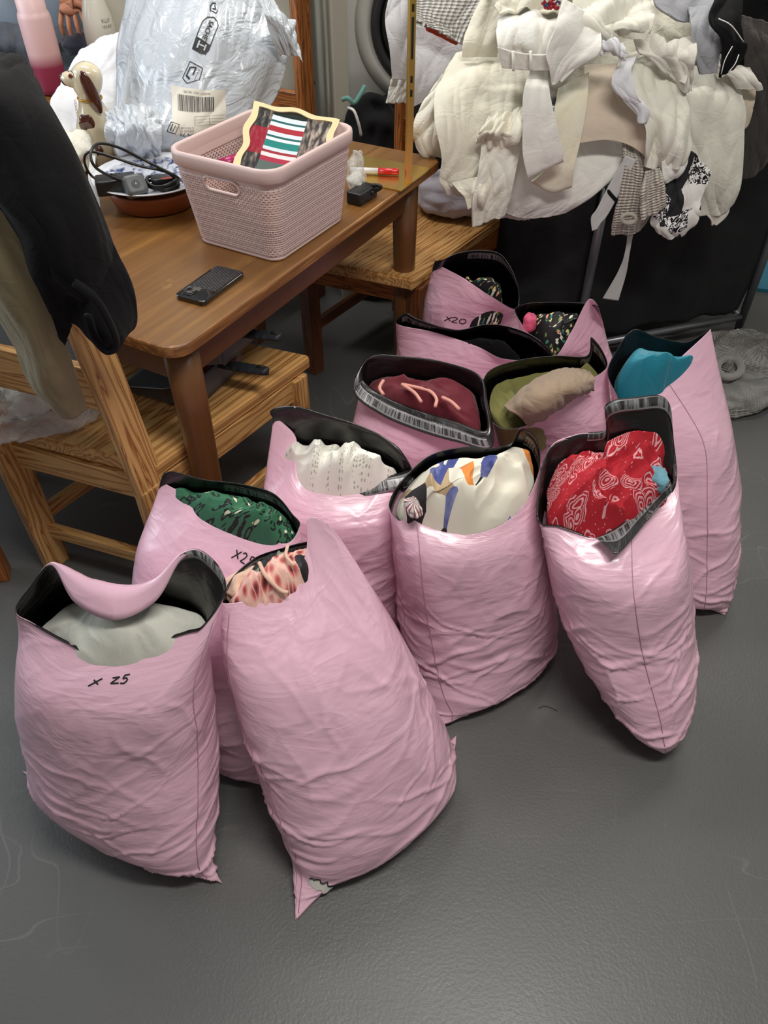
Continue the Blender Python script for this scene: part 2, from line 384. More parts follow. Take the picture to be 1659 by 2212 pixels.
# abstract print
s = NT('abstract_shapes_print'); uv = s.co('UV', (1.15, .85, 1), (0, 0, .6)); v = s.vor(uv, 25.0)
q = s.n('ShaderNodeSeparateColor', i_Color=v[1]).outputs[0]
c = s.ramp(q, [(0, lin('E9E4D2')), (.40, lin('3A4486')), (.55, lin('E9E4D2')), (.66, lin('17161A')), (.76, lin('B59C78')), (.86, lin('E58A3A')), (.93, lin('E9E4D2'))], 'CONSTANT')
cl = s.noise(uv, 16, 4)[0]; bl = s.math('COMPARE', q, .475, .075)
c = s.mix(s.math('MULTIPLY', bl, s.ramp(cl, [(.45, (0, 0, 0)), (.7, (1, 1, 1))])), c, lin('9CA3CE'))
M['abstract'] = s.done(c, .62, normal=s.bump(s.noise(uv, 8, 3)[0], .2, .01), Sheen_Weight=.1)
# bandana
s = NT('red_bandana_paisley_print'); uv = s.co('UV'); d = s.vor(uv, 34); wob = s.noise(uv, 60, 2)[0]
rg = s.math('SINE', s.math('MULTIPLY', s.math('ADD', d[0], s.math('MULTIPLY', wob, .35)), 48.0))
lace = s.ramp(rg, [(.15, (0, 0, 0)), (.3, (1, 1, 1))]); msk = s.ramp(d[0], [(.0, (1, 1, 1)), (.52, (1, 1, 1)), (.58, (0, 0, 0))], 'CONSTANT')
dots = s.ramp(s.vor(uv, 150)[0], [(0, (1, 1, 1)), (.14, (0, 0, 0))], 'CONSTANT')
some = s.ramp(s.n('ShaderNodeSeparateColor', i_Color=d[1]).outputs[1], [(0, (0, 0, 0)), (.12, (1, 1, 1))], 'CONSTANT')
f = s.math('MULTIPLY', s.math('MULTIPLY', lace, msk), some); f = s.math('MAXIMUM', s.math('MULTIPLY', f, .85), s.math('MULTIPLY', dots, .8))
M['bandana'] = s.done(s.mix(f, lin('AE1526'), lin('E7AEB4')), .8, normal=s.bump(s.noise(uv, 60, 3)[0], .5, .004))
# ditsy floral
s = NT('black_ditsy_floral_print'); uv = s.co('UV'); v = s.vor(uv, 105); q = s.n('ShaderNodeSeparateColor', i_Color=v[1]).outputs[0]
fc = s.ramp(q, [(0, lin('D9DDCB')), (.3, lin('6E8C4A')), (.5, lin('D79C84')), (.62, lin('3E8C76')), (.75, lin('D8CE86')), (.88, lin('101214'))], 'CONSTANT')
pt = s.math('ADD', v[0], s.math('MULTIPLY', s.math('SUBTRACT', s.noise(uv, 320, 1)[0], .5), .7))
M['ditsy'] = s.done(s.mix(s.ramp(pt, [(0, (1, 1, 1)), (.36, (0, 0, 0))], 'CONSTANT'), lin('0E0F12'), fc), .75, normal=s.bump(s.noise(uv, 14, 3)[0], .4, .01))
# coral petals on black
s = NT('coral_petal_print'); uv = s.co('UV', (1, .7, 1), (0, 0, .5)); v = s.vor(uv, 75); e = s.vor(uv, 75, 'DISTANCE_TO_EDGE')[0]
zone = s.ramp(s.noise(uv, 9, 1)[0], [(0, (0, 0, 0)), (.47, (1, 1, 1))], 'CONSTANT')
pc = s.ramp(v[0], [(0, lin('2A1216')), (.25, lin('8A3A3C')), (.4, lin('C96A66')), (.6, lin('E7B4A6'))]); pc = s.mix(s.ramp(e, [(0, (1, 1, 1)), (.06, (0, 0, 0))]), pc, lin('E9C4B4'))
lf = s.ramp(s.noise(s.co('UV', (3, 1, 1), (0, 0, -.4)), 16, 1)[0], [(0, lin('17171B')), (.56, lin('7D8170')), (.66, lin('17171B'))], 'CONSTANT')
M['coral'] = s.done(s.mix(zone, lf, pc), .6)
# eyelet
s = NT('white_eyelet_cotton'); uv = s.co('UV'); v = s.vor(uv, 150, 'F1', .35)[0]
bands = s.ramp(s.math('SINE', s.math('MULTIPLY', s.noise(s.co('UV', (3, .8, 1), (0, 0, .3)), 2.4, 1)[0], 60)), [(.55, (0, 0, 0)), (.75, (1, 1, 1))])
h = s.math('MULTIPLY', s.ramp(v, [(0, (1, 1, 1)), (.28, (1, 1, 1)), (.34, (0, 0, 0))]), bands)
M['eyelet'] = s.done(s.mix(s.math('MULTIPLY', h, .65), lin('EDEADF'), lin('8B877C')), .85, normal=s.bump(h, -.6, .003), Sheen_Weight=.15)
# monochrome print
s = NT('black_and_white_print'); uv = s.co('UV', (1.4, 1, 1), (0, 0, .3)); v = s.vor(uv, 16, 'F1', .9, 'CHEBYCHEV'); q = s.n('ShaderNodeSeparateColor', i_Color=v[1]).outputs[0]
bw = s.ramp(q, [(0, lin('E4E2DC')), (.30, lin('1C1C1E')), (.66, lin('8E8E8C'))], 'CONSTANT'); sc_ = s.ramp(s.noise(uv, 60, 3, .6, 2)[0], [(.5, (0, 0, 0)), (.52, (1, 1, 1))])
M['mono'] = s.done(s.mix(s.math('COMPARE', q, .8, .14), bw, sc_), .75)
s = NT('red_grey_stripe_knit'); uv = s.co('UV'); wv = s.n('ShaderNodeTexWave', i_Vector=uv, i_Scale=24.0, i_Distortion=3.0).outputs[1]
M['stripe_knit'] = s.done(s.ramp(wv, [(0, lin('B3B0AE')), (.35, lin('5A5254')), (.6, lin('B8262C')), (.85, lin('D8D4D0'))], 'CONSTANT'), .9, normal=s.bump(wv, .6, .004))

# wood
M['pine'] = pine('pale_pine', 'D0A468', 'C39458', '8A5226'); M['pine_red'] = pine('red_stained_pine', 'AB6A30', '985824', '5A2E12', 1.6)
M['pine_dark'] = pine('dark_brown_pine', '7C4620', '6B3A18', '3C1E0C', 1.4)  # darkest pine tone, for the legs of two chairs
s = NT('brown_table_veneer'); co = s.co('Object', (2.0, 46, 46)); n = s.noise(co, 1.0, 5, .6, .4)[0]; big = s.noise(s.co('Object', (1, 3, 3)), 3, 3)[0]
c = s.ramp(n, [(.28, lin('5E3F1C')), (.55, lin('7F5728')), (.8, lin('9A7038'))]); c = s.mix(s.ramp(big, [(.35, (0, 0, 0)), (.7, (1, 1, 1))]), c, lin('70481F'))
scr = s.ramp(s.noise(s.co('Object', (1, 1, 1)), 9, 8, .75)[0], [(.66, (0, 0, 0)), (.74, (1, 1, 1))])
c = s.mix(s.math('MULTIPLY', scr, .35), c, lin('C29A62'))
M['veneer'] = s.done(c, s.math('ADD', s.math('MULTIPLY', big, .15), .30), normal=s.bump(n, .12, .0008), Coat_Weight=.2, Coat_Roughness=.25)
s = NT('brown_stained_leg_wood'); n = s.noise(s.co('Object', (20, 20, 1.5)), 2, 4)[0]
M['leg_wood'] = s.done(s.mix(n, lin('5A3717'), lin('6C431C')), .35, normal=s.bump(n, .08, .001), Coat_Weight=.3, Coat_Roughness=.3)
s = NT('worn_table_edge_wood'); n = s.noise(s.co('Object', (3, 30, 60)), 2, 5)[0]
M['edge'] = s.done(s.ramp(n, [(.3, lin('5E3718')), (.55, lin('85572B')), (.75, lin('B98C50'))]), .45)

# floor
s = NT('grey_painted_concrete_floor'); co = s.co('Object'); big = s.noise(co, 1.6, 4)[0]; fine = s.noise(co, 160, 3, .6)[0]
c = s.mix(big, lin('525251'), lin('5A5A59'))
sp = s.ramp(s.vor(co, 15)[0], [(0, (1, 1, 1)), (.018, (0, 0, 0))]); sp = s.math('MULTIPLY', sp, s.ramp(s.noise(co, 6, 2)[0], [(.48, (0, 0, 0)), (.56, (1, 1, 1))]))
wv = s.math('ABSOLUTE', s.math('SUBTRACT', s.noise(s.co('Object', (1, .35, 1), (0, 0, .7)), 5.5, 1, .4, .2)[0], .5)); ln = s.ramp(wv, [(0, (1, 1, 1)), (.0012, (0, 0, 0))])
wv2 = s.math('ABSOLUTE', s.math('SUBTRACT', s.noise(s.co('Object', (.3, 1.2, 1), (0, 0, .5)), 7.0, 1, .4, .2)[0], .5)); ln2 = s.ramp(wv2, [(0, (1, 1, 1)), (.0010, (0, 0, 0))])
mk = s.ramp(s.noise(co, 3.3, 2)[0], [(.5, (0, 0, 0)), (.62, (1, 1, 1))])
sc_ = s.math('MULTIPLY', s.math('MULTIPLY', s.math('MAXIMUM', ln, ln2), mk), .11)
c = s.mix(s.math('MAXIMUM', sc_, s.math('MULTIPLY', sp, .6)), c, lin('B9B7B0'))
rg = s.math('ADD', .34, s.math('MULTIPLY', s.noise(co, 5, 4)[0], .14))
M['floor'] = s.done(c, rg, normal=s.bump(fine, .35, .0016, s.bump(s.noise(co, 40, 3)[0], .15, .002)), Specular_IOR_Level=.5)

# the rest
M['wall'] = plastic('off_white_wall_paint', 'CFCDC8', .8); M['ceil'] = plastic('white_ceiling_paint', 'E4E4E2', .9)
M['appliance'] = plastic('white_enamel', 'DADAD6', .25, Coat_Weight=.4); M['cabinet'] = plastic('cream_white_board', 'C9C5B6', .5); M['cabinet_shade'] = plastic('shaded_cream_board', 'A3A092', .5)  # cabinet's side board: the same cream with its shade painted in, darker
M['rubber'] = plastic('dark_grey_rubber', '3A3B3C', .5); M['chrome_ring'] = plastic('silver_grey_plastic', 'D2D2CC', .25)
s = NT('dark_door_glass'); M['dglass'] = s.done(lin('0B0C0E'), .06, Coat_Weight=1.0)
s = NT('clear_polythene'); n = s.noise(s.co('Object'), 22, 4, .6, 1)[0]
M['poly'] = s.done(lin('E6E6E4'), .18, normal=s.bump(n, .9, .02), Alpha=.34, Specular_IOR_Level=.8, Coat_Weight=.5, Coat_Roughness=.08)
M['organza'] = NT('sheer_white_ribbon').done(lin('D6D6D4'), .6, Alpha=.72)
s = NT('silver_poly_mailer'); n = s.math('ABSOLUTE', s.math('SUBTRACT', s.noise(s.co('UV'), 13, 3, .55, 1.2)[0], .5)); n2 = s.noise(s.co('UV'), 70, 2)[0]
M['mailer'] = s.done(lin('BCC2C9'), .26, normal=s.bump(n2, .1, .001, s.bump(n, .5, -.03)), Coat_Weight=.5, Coat_Roughness=.12, Metallic=.0)
M['paper'] = plastic('label_paper', 'D9D3C6', .6); M['print'] = plastic('black_print', '17171A', .5); M['print_grey'] = plastic('grey_print', '77736C', .6)
M['steel'] = plastic('grey_metal_tube', '85868A', .35, Metallic=.7); M['chrome'] = plastic('chrome', 'D8D8D8', .12, Metallic=1.0)
s = NT('polished_brass'); n = s.noise(s.co('Object', (60, 2, 2)), 2, 2)[0]; M['brass'] = s.done(lin('E0BC66'), s.math('ADD', .28, s.math('MULTIPLY', n, .08)), 1.0)
M['slot'] = plastic('dark_slot', '15120C', .8); M['bolt'] = plastic('dark_bronze_bolt', '3F3833', .35, Metallic=.6)
M['blk_plastic'] = plastic('black_plastic', '17181B', .35); M['grey_plug'] = plastic('grey_plug_plastic', '55595A', .45); M['cord'] = plastic('black_cord', '121214', .35)
M['phone_glass'] = NT('black_phone_case_gloss').done(lin('0C0D10'), .12, Coat_Weight=1.0)
M['phone_tex'] = plastic('black_rubber_case', '1D1B1D', .38)
M['dustpan'] = plastic('grey_dustpan_plastic', '5B5E61', .5); M['dust_handle'] = plastic('dark_handle_plastic', '25282E', .5)
M['terracotta'] = plastic('terracotta', '8E4B22', .5); M['red'] = plastic('red_pen_plastic', 'C51318', .25, Coat_Weight=.5); M['pen_white'] = plastic('white_pen_plastic', 'DCDAD6', .35)
s = NT('basket_pink_plastic'); M['basket'] = s.done(lin('D6BCB8'), .42, Specular_IOR_Level=.5)
s = NT('perforated_basket_plastic'); tc = s.co('UV'); sx = s.n('ShaderNodeSeparateXYZ'); s.t.links.new(tc, sx.inputs[0])
PER = .0104
def fr(a, o): 
    return s.math('SUBTRACT', s.math('FRACT', s.math('ADD', s.math('DIVIDE', a, PER), o)), .5)
def dd(o1, o2):
    x = fr(sx.outputs[0], o1); y = fr(sx.outputs[1], o2); return s.math('SQRT', s.math('ADD', s.math('MULTIPLY', x, x), s.math('MULTIPLY', y, y)))
dm = s.math('MINIMUM', dd(0, 0), dd(.5, .5)); hole = s.math('GREATER_THAN', dm, .13)
M['basket_wall'] = s.done(lin('D6BCB8'), .34, Alpha=hole)
s = NT('blue_willow_china'); co = s.co('Object'); n = s.noise(co, 55, 4, .7)[0]; sx = s.n('ShaderNodeSeparateXYZ'); s.t.links.new(co, sx.inputs[0])
r = s.math('SQRT', s.math('ADD', s.math('MULTIPLY', sx.outputs[0], sx.outputs[0]), s.math('MULTIPLY', sx.outputs[1], sx.outputs[1])))
band = s.ramp(r, [(0, (1, 1, 1)), (.117, (1, 1, 1)), (.120, (0, 0, 0))]); pat = s.ramp(n, [(.40, (1, 1, 1)), (.52, (.25, .25, .25))])
M['china'] = s.done(s.mix(s.math('MULTIPLY', band, pat), lin('D9DCE2'), lin('1D2F66')), .12, Coat_Weight=.6)
s = NT('cream_glazed_pottery'); M['glaze'] = s.done(s.mix(s.noise(s.co('Object'), 30, 4)[0], lin('DCD2B8'), lin('CDBF9E')), .16, Coat_Weight=.8, Coat_Roughness=.06)
M['dog_brown'] = NT('brown_glaze').done(lin('4A2014'), .14, Coat_Weight=.8); M['dog_black'] = NT('black_glaze').done(lin('121212'), .15, Coat_Weight=.8)
M['gold_paint'] = NT('gold_painted_line').done(lin('B98A2E'), .3, .4); M['eye_brown'] = NT('amber_paint').done(lin('9A4C22'), .2)
s = NT('pink_ombre_bottle'); sx = s.n('ShaderNodeSeparateXYZ'); s.t.links.new(s.co('Object'), sx.inputs[0])
M['bottle'] = s.done(s.ramp(s.math('DIVIDE', sx.outputs[2], .3), [(0, lin('8A2A48')), (.27, lin('93324F')), (.40, lin('DDB3B4')), (1, lin('E2C2C2'))]), .42)
M['bottle_white'] = plastic('white_bottle_gloss', 'DAD7CB', .22, Coat_Weight=.4)
s = NT('skin'); n = s.noise(s.co('Object'), 20, 3)[0]; M['skin'] = s.done(s.mix(n, lin('C98A6B'), lin('B87456')), .5, Subsurface_Weight=.15, Subsurface_Scale=.01)
M['hair'] = cloth('dark_brown_hair', '2A1C14'); M['hotpink'] = plastic('magenta_plastic', 'A81F5E', .3); M['frame_cream'] = plastic('cream_wavy_foam', 'E7D9A8', .6)
s = NT('striped_photo_print'); uv = s.co('UV'); sx = s.n('ShaderNodeSeparateXYZ'); s.t.links.new(uv, sx.inputs[0])
u_, v_ = sx.outputs[0], sx.outputs[1]; bend = s.math('ADD', v_, s.math('MULTIPLY', s.math('POWER', s.math('SUBTRACT', u_, .45), 2.0), -.25))
st = s.ramp(bend, [(0, lin('5F6E6A')), (.20, lin('B23A50')), (.27, lin('E9E3E4')), (.33, lin('A23A44')), (.37, lin('D9E6EE')), (.42, lin('2E8A84')), (.52, lin('E6EDF2')), (.57, lin('2B6A68')), (.60, lin('DFE8F0')), (.66, lin('B03742')), (.74, lin('E6EEF4')), (.80, lin('2B6A68')), (.83, lin('DFE8F0')), (.90, lin('26302E'))], 'CONSTANT')
mx = s.math('MULTIPLY', s.math('GREATER_THAN', u_, .22), s.math('LESS_THAN', u_, .66))
bgc = s.ramp(s.math('ADD', s.noise(s.co('UV', (6, 2, 1), (0, 0, .6)), 3, 4)[0], s.math('MULTIPLY', u_, .12)), [(.35, lin('20262A')), (.52, lin('4B4A48')), (.62, lin('8B7C74')), (.75, lin('B9B0A8'))])
redl = s.math('MULTIPLY', s.math('LESS_THAN', u_, .24), s.math('COMPARE', v_, .5, .2)); bgc = s.mix(s.math('MULTIPLY', redl, .8), bgc, lin('A81E38'))
M['photo'] = s.done(s.mix(mx, bgc, st), .18, Coat_Weight=.6, Coat_Roughness=.05)
# ------------------------------------------------------------------ the room
def slab(name, x0, x1, y0, y1, z0, z1, m):
    bm = bmesh.new(); bmesh.ops.create_cube(bm, size=1)
    for v in bm.verts: v.co = Vector((x0+(v.co.x+.5)*(x1-x0), y0+(v.co.y+.5)*(y1-y0), z0+(v.co.z+.5)*(z1-z0)))
    return tag(obj_bm(name, bm, m), kind='structure')
slab('floor', -3.2, 3.2, -1.6, 5.2, -.1, 0, M['floor'])
slab('ceiling', -3.2, 3.2, -1.6, 5.2, 2.7, 2.8, M['ceil'])
slab('wall_back', -3.2, 3.2, 5.1, 5.2, 0, 2.7, M['wall'])
slab('wall_front', -3.2, 3.2, -1.6, -1.5, 0, 2.7, M['wall'])
slab('wall_right', 3.1, 3.2, -1.5, 5.1, 0, 2.7, M['wall'])
slab('wall_left', -3.2, -3.1, -1.5, 5.1, 0, 2.7, M['wall'])

# ------------------------------------------------------------------ pink mailing bags
rng = random.Random(7)
def ring_of(pts, ri, n):
    """closed ring through pts; pts[0] is the left end, pts[ri] the right end; front half first"""
    P = np.array([at(p[0], p[1], z=p[2]) for p in pts]); k = len(P)
    # parameter: chord length inside each half
    out = np.zeros((n, 3)); h = n//2
    ext = lambda i: P[i % k]
    for (a, b, o0, cnt) in ((0, ri, 0, h), (ri, k, h, n-h)):
        seg = [np.linalg.norm(ext(i+1)-ext(i)) for i in range(a, b)]; cum = np.concatenate([[0], np.cumsum(seg)])
        s = np.arange(cnt)/cnt*cum[-1]
        j = np.clip(np.searchsorted(cum, s, 'right')-1, 0, len(seg)-1); f = (s-cum[j])/(np.array(seg)[j]+1e-9)
        for q in range(cnt):
            i = a+j[q]; t = f[q]; A, B, C_, D = ext(i-1), ext(i), ext(i+1), ext(i+2)
            out[o0+q] = .5*((2*B)+(C_-A)*t+(2*A-5*B+4*C_-D)*t*t+(3*B-A-3*C_+D)*t**3)
    return out
class Bag: pass
def make_bag(label, levels, rim, ri, fold=None, seed=0, nu=240, creases=70, amp=.0105, dens=1.0, neck=True, pinch=2):
    """levels: (xl, yl, xr, yr, z, half depth) from the floor seam up; rim/fold: pixel rings with height"""
    L = []
    for (xl, yl, xr, yr, z, b) in levels:
        A = at(xl, yl, z=z); B = at(xr, yr, z=z); c = (A+B)/2; a = np.linalg.norm(B-A)/2; d = (B-A)/(2*a+1e-9)
        if z < .02: a *= 1.06
        L.append([c, a, b, d, z])
    dm = L[-1][3]
    R = []
    th = np.arange(nu)*2*math.pi/nu
    for c, a, b, d, z in L:
        if a < .02: d = dm
        pr = np.array((d[1], -d[0], 0)); ex = 2/2.3 if z > .02 else 1.0; a = a*(.965 if z > .02 else 1.0); b = b*(.88 if z > .02 else 1.0)
        ca = -np.sign(np.cos(th))*np.abs(np.cos(th))**ex*a; sa = np.sign(np.sin(th))*np.abs(np.sin(th))**ex*b
        R.append(c+ca[:, None]*d+sa[:, None]*pr)
    rimr = ring_of(rim, ri, nu); R.append(rimr)
    if fold is not None:
        fr_ = ring_of(fold, ri, nu); R.append(fr_)
    R = np.array(R); m = len(R)
    # resample each gap with even spacing
    gaps = np.linalg.norm(np.diff(R, axis=0), axis=2).mean(1); P = []
    A = []
    par = [0.0]
    for i, g in enumerate(gaps): 
        cnt = max(4, int(g/.0042)); 
        for q in range(cnt): A.append(i+q/cnt)
    A.append(m-1)
    A = np.array(A); i = np.minimum(A.astype(int), m-2); f = (A-i)[:, None, None]
    def gt(q):
        r = R[np.clip(q, 0, m-1)].copy(); return r
    a_, b_, c_, d_ = gt(i-1), gt(i), gt(i+1), gt(i+2)
    # softened tangents so that the pillow does not overshoot
    k = .42; t1 = (c_-a_)*k; t2 = (d_-b_)*k
    h00 = 2*f**3-3*f**2+1; h10 = f**3-2*f**2+f; h01 = -2*f**3+3*f**2; h11 = f**3-f**2
    P = h00*b_+h10*t1+h01*c_+h11*t2
    jr = int(np.searchsorted(A, m-(2 if fold is not None else 1)))      # row of the rim
    # surface coordinates in metres
    du = np.linalg.norm(np.roll(P, -1, 1)-P, axis=2).mean(0); s = np.concatenate([[0], np.cumsum(du)[:-1]]); per = s[-1]+du[-1]
    dv = np.linalg.norm(np.diff(P, axis=0), axis=2).mean(1); h = np.concatenate([[0], np.cumsum(dv)])
    S, Hh = np.meshgrid(s, h); Ht = h[jr]; hn = np.clip(Hh/Ht, 0, 1.2)
    N = nrm(P, True)
    cc = P.mean(axis=(0, 1)); 
    if ((P-P.mean(1, keepdims=True))*N)[5:jr].sum() < 0: N = -N
    rg = random.Random(seed*31+5); d = np.zeros_like(S)
    # long tension creases
    nc = int(creases*dens*1.25)
    for q in range(nc):
        low = rg.random() < .62
        hh = rg.uniform(.03, .55)*Ht if low else rg.uniform(.5, .97)*Ht
        ang = rg.gauss(.16, .42) if low else rg.gauss(.9, .8)
        ln = rg.uniform(.05, .16) if low else rg.uniform(.04, .13)
        wd = rg.uniform(.003, .009) if low else rg.uniform(.005, .013); am = rg.uniform(.35, 1.15)*amp*(1 if low else 1.2)
        s0 = rg.uniform(0, per); ds = (S-s0+per/2) % per-per/2; dh = Hh-hh
        if hh < .2*Ht: ang = rg.gauss(0, .18)
        x = ds*math.cos(ang)+dh*math.sin(ang); y = -ds*math.sin(ang)+dh*math.cos(ang)+2.2*rg.uniform(-1, 1)*x*x
        y = y+.004*np.sin(x*60+q)
        e = np.clip(1-(x/ln)**2, 0, 1)
        d += am*e**1.3*(np.exp(-np.abs(y)/wd)-.45*np.exp(-(y/(wd*2.8))**2))
    # pinched stars under the rim
    for q in range(pinch):
        s0 = rg.uniform(.05, .45)*per; hh = rg.uniform(.78, .9)*Ht; ds = (S-s0+per/2) % per-per/2; dh = Hh-hh
        r = np.sqrt(ds**2+dh**2)+1e-6; an = np.arctan2(dh, ds)
        d += np.exp(-r/.034)*(.0095*(1-np.abs(np.sin(an*2.5+q+.4*np.sin(an))))-.007)
    wq = .012*pn(S*9, Hh*9, 0, seed)
    per_n = lambda sc_s, sc_h, sd: ridge(np.cos(S/per*2*math.pi)*per/6.28*sc_s, np.sin(S/per*2*math.pi)*per/6.28*sc_s, (Hh+wq)*sc_h+.25*np.sin(S/per*2*math.pi+seed)*.1*sc_h, sd)
    lowm = np.clip(1.25-hn*1.3, .15, 1)
    patch = np.clip(.5+1.3*per_n(3, 5, seed+9)-.65, .05, 1)
    d += .0065*lowm*patch*(per_n(5, 15, seed)-.5)+.0012*lowm*patch*(per_n(9, 30, seed+1)-.5)
    d += .030*np.clip(hn-.2, 0, 1)*(per_n(7, 5, seed+2)-.5)*np.clip(1.1-hn, 0, 1)*2
    d += .012*per_n(4, 4, seed+3)*np.clip(1-np.abs(hn-.45)*2, 0, 1)*.6
    fade = np.clip(hn/.05, 0, 1)*np.clip(1.03-hn, .12, 1); 
    # keep the rim calm
    P2 = P+N*(d*fade)[..., None]
    P2[..., 2] = np.maximum(P2[..., 2], .0025)
    c0 = P2[0].mean(0); c0[2] = 0
    body_c = np.array((P2[:jr, :, 0].mean(), P2[:jr, :, 1].mean(), 0))
    t = thing('mailing_bag', body_c, label, 'bag', 'pink mailing bags stuffed with clothes')
    Pc = np.concatenate([P2, P2[:, :1]], 1)
    UV = np.stack([np.concatenate([S, np.full((len(h), 1), per)], 1), np.concatenate([Hh, Hh[:, :1]], 1)], -1)
    nv = len(h)
    o = link_mesh('bag_film', Pc, grid_faces(nv, nu+1), [M['pink'], M['black_in']], t, uv=UV+seed*.37)
    N2 = nrm(P2, True)
    if (N2*N).sum() < 0:
        N2 = -N2; o.data.flip_normals()
    solid(o, .0014, -1.0, 1)
    B = Bag(); B.t = t; B.P = Pc; B.N = np.concatenate([N2, N2[:, :1]], 1); B.jr = jr; B.per = per; B.h = h; B.Ht = Ht; B.nu = nu; B.nv = nv
    B.S = Surf(B.P[:jr+1], B.N[:jr+1])
    return B
def strip(B, s0, s1, d0=.008, d1=.030, side=-1):
    """adhesive strip along the mouth, inside the film; s0..s1 in turns, d0..d1 metres from the free edge"""
    H = B.h[-1]; j0 = int(np.searchsorted(B.h, H-d1)); j1 = int(np.searchsorted(B.h, H-d0)); j1 = max(j1, j0+3)
    j1 = min(j1, B.nv-1); i0 = int(s0*B.nu); i1 = int(s1*B.nu); idx = np.arange(i0, i1+1) % B.nu
    G = B.P[j0:j1+1][:, idx]-B.N[j0:j1+1][:, idx]*.0024
    du = B.per/B.nu; UV = np.stack(np.meshgrid(np.arange(len(idx))*du, B.h[j0:j1+1]-B.h[j0]), -1)
    o = link_mesh('adhesive_strip', G, grid_faces(G.shape[0], G.shape[1]), M['strip'], B.t, uv=UV); solid(o, .0006, 0.0)
    o['label'] = 'dark grey adhesive strip'
    for r in (0, G.shape[0]-1):
        pass
    return o
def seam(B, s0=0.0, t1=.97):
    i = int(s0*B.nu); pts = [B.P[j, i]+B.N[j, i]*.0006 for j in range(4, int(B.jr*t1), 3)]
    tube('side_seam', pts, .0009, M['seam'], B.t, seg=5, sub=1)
def proj(P):
    dY_ = P[..., 1]; dz = P[..., 2]-CAM_H; dep = dY_*math.cos(PITCH)-dz*math.sin(PITCH); up = dY_*math.sin(PITCH)+dz*math.cos(PITCH)
    return np.stack([829.5+F_PX*P[..., 0]/dep, 1106-F_PX*up/dep], -1)
def near_st(B, px, py):
    P = B.P[:B.jr]; q = proj(P); d2 = (q[..., 0]-px)**2+(q[..., 1]-py)**2+1e5*(((P-np.array((0, 0, CAM_H)))*B.N[:B.jr]).sum(-1) > 0)
    j, i = np.unravel_index(np.argmin(d2), d2.shape); return i/B.nu, j/B.jr
def ink(B, strokes, pos, size, ang=0.0, sx=1.0):
    s, t = near_st(B, *pos)
    ca, sa = math.cos(ang), math.sin(ang); V = []; F = []
    for st in strokes:
        q = crv(np.array(st, float), max(3, len(st)*6)) if len(st) > 2 else np.linspace(st[0], st[1], 8)
        x = (q[:, 0]*ca-q[:, 1]*sa)*size*sx/B.per; y = (q[:, 0]*sa+q[:, 1]*ca)*size/B.Ht
        pts = B.S(s+x, t+y, .0009); b = len(V); n_ = B.S.N[0, 0]
        T = np.gradient(pts, axis=0); T /= np.linalg.norm(T, axis=1)[:, None]+1e-9
        Nn = np.array([B.S(s+x[k:k+1], t+y[k:k+1], 1.0)[0]-B.S(s+x[k:k+1], t+y[k:k+1], 0.0)[0] for k in range(len(x))])
        W = np.cross(T, Nn)*.0012
        for k in range(len(pts)): V += [pts[k]-W[k], pts[k]+W[k]]
        F += [(b+2*k, b+2*k+1, b+2*k+3, b+2*k+2) for k in range(len(pts)-1)]
    o = link_mesh('marker_writing', V, F, M['ink'], B.t, smooth=False); solid(o, .0004, 0); return o
GX = [[(0, 1), (.7, 0)], [(.75, 1), (0, -.1)]]
def glyph(ch, ox):
    g = {'x': [[(0, .8), (.6, .1)], [(.65, .9), (-.1, -.1)]], '2': [[(0, .8), (.25, 1), (.5, .8), (.35, .45), (0, .05)], [(0, .05), (.6, .0)]],
         'z': [[(0, .85), (.6, .9)], [(.6, .9), (.05, .15)], [(.05, .15), (.75, .1)]], '5': [[(.15, 1), (.1, .6), (.4, .6), (.55, .3), (.35, 0), (.0, .05)], [(.15, 1), (.6, 1.0)]],
         '0': [[(.3, .95), (.05, .6), (.1, .1), (.4, 0), (.6, .4), (.5, .85), (.3, .95)]], '1': [[(.1, 1), (.1, 0)]]}[ch]
    return [[(x+ox, y) for x, y in st] for st in g]
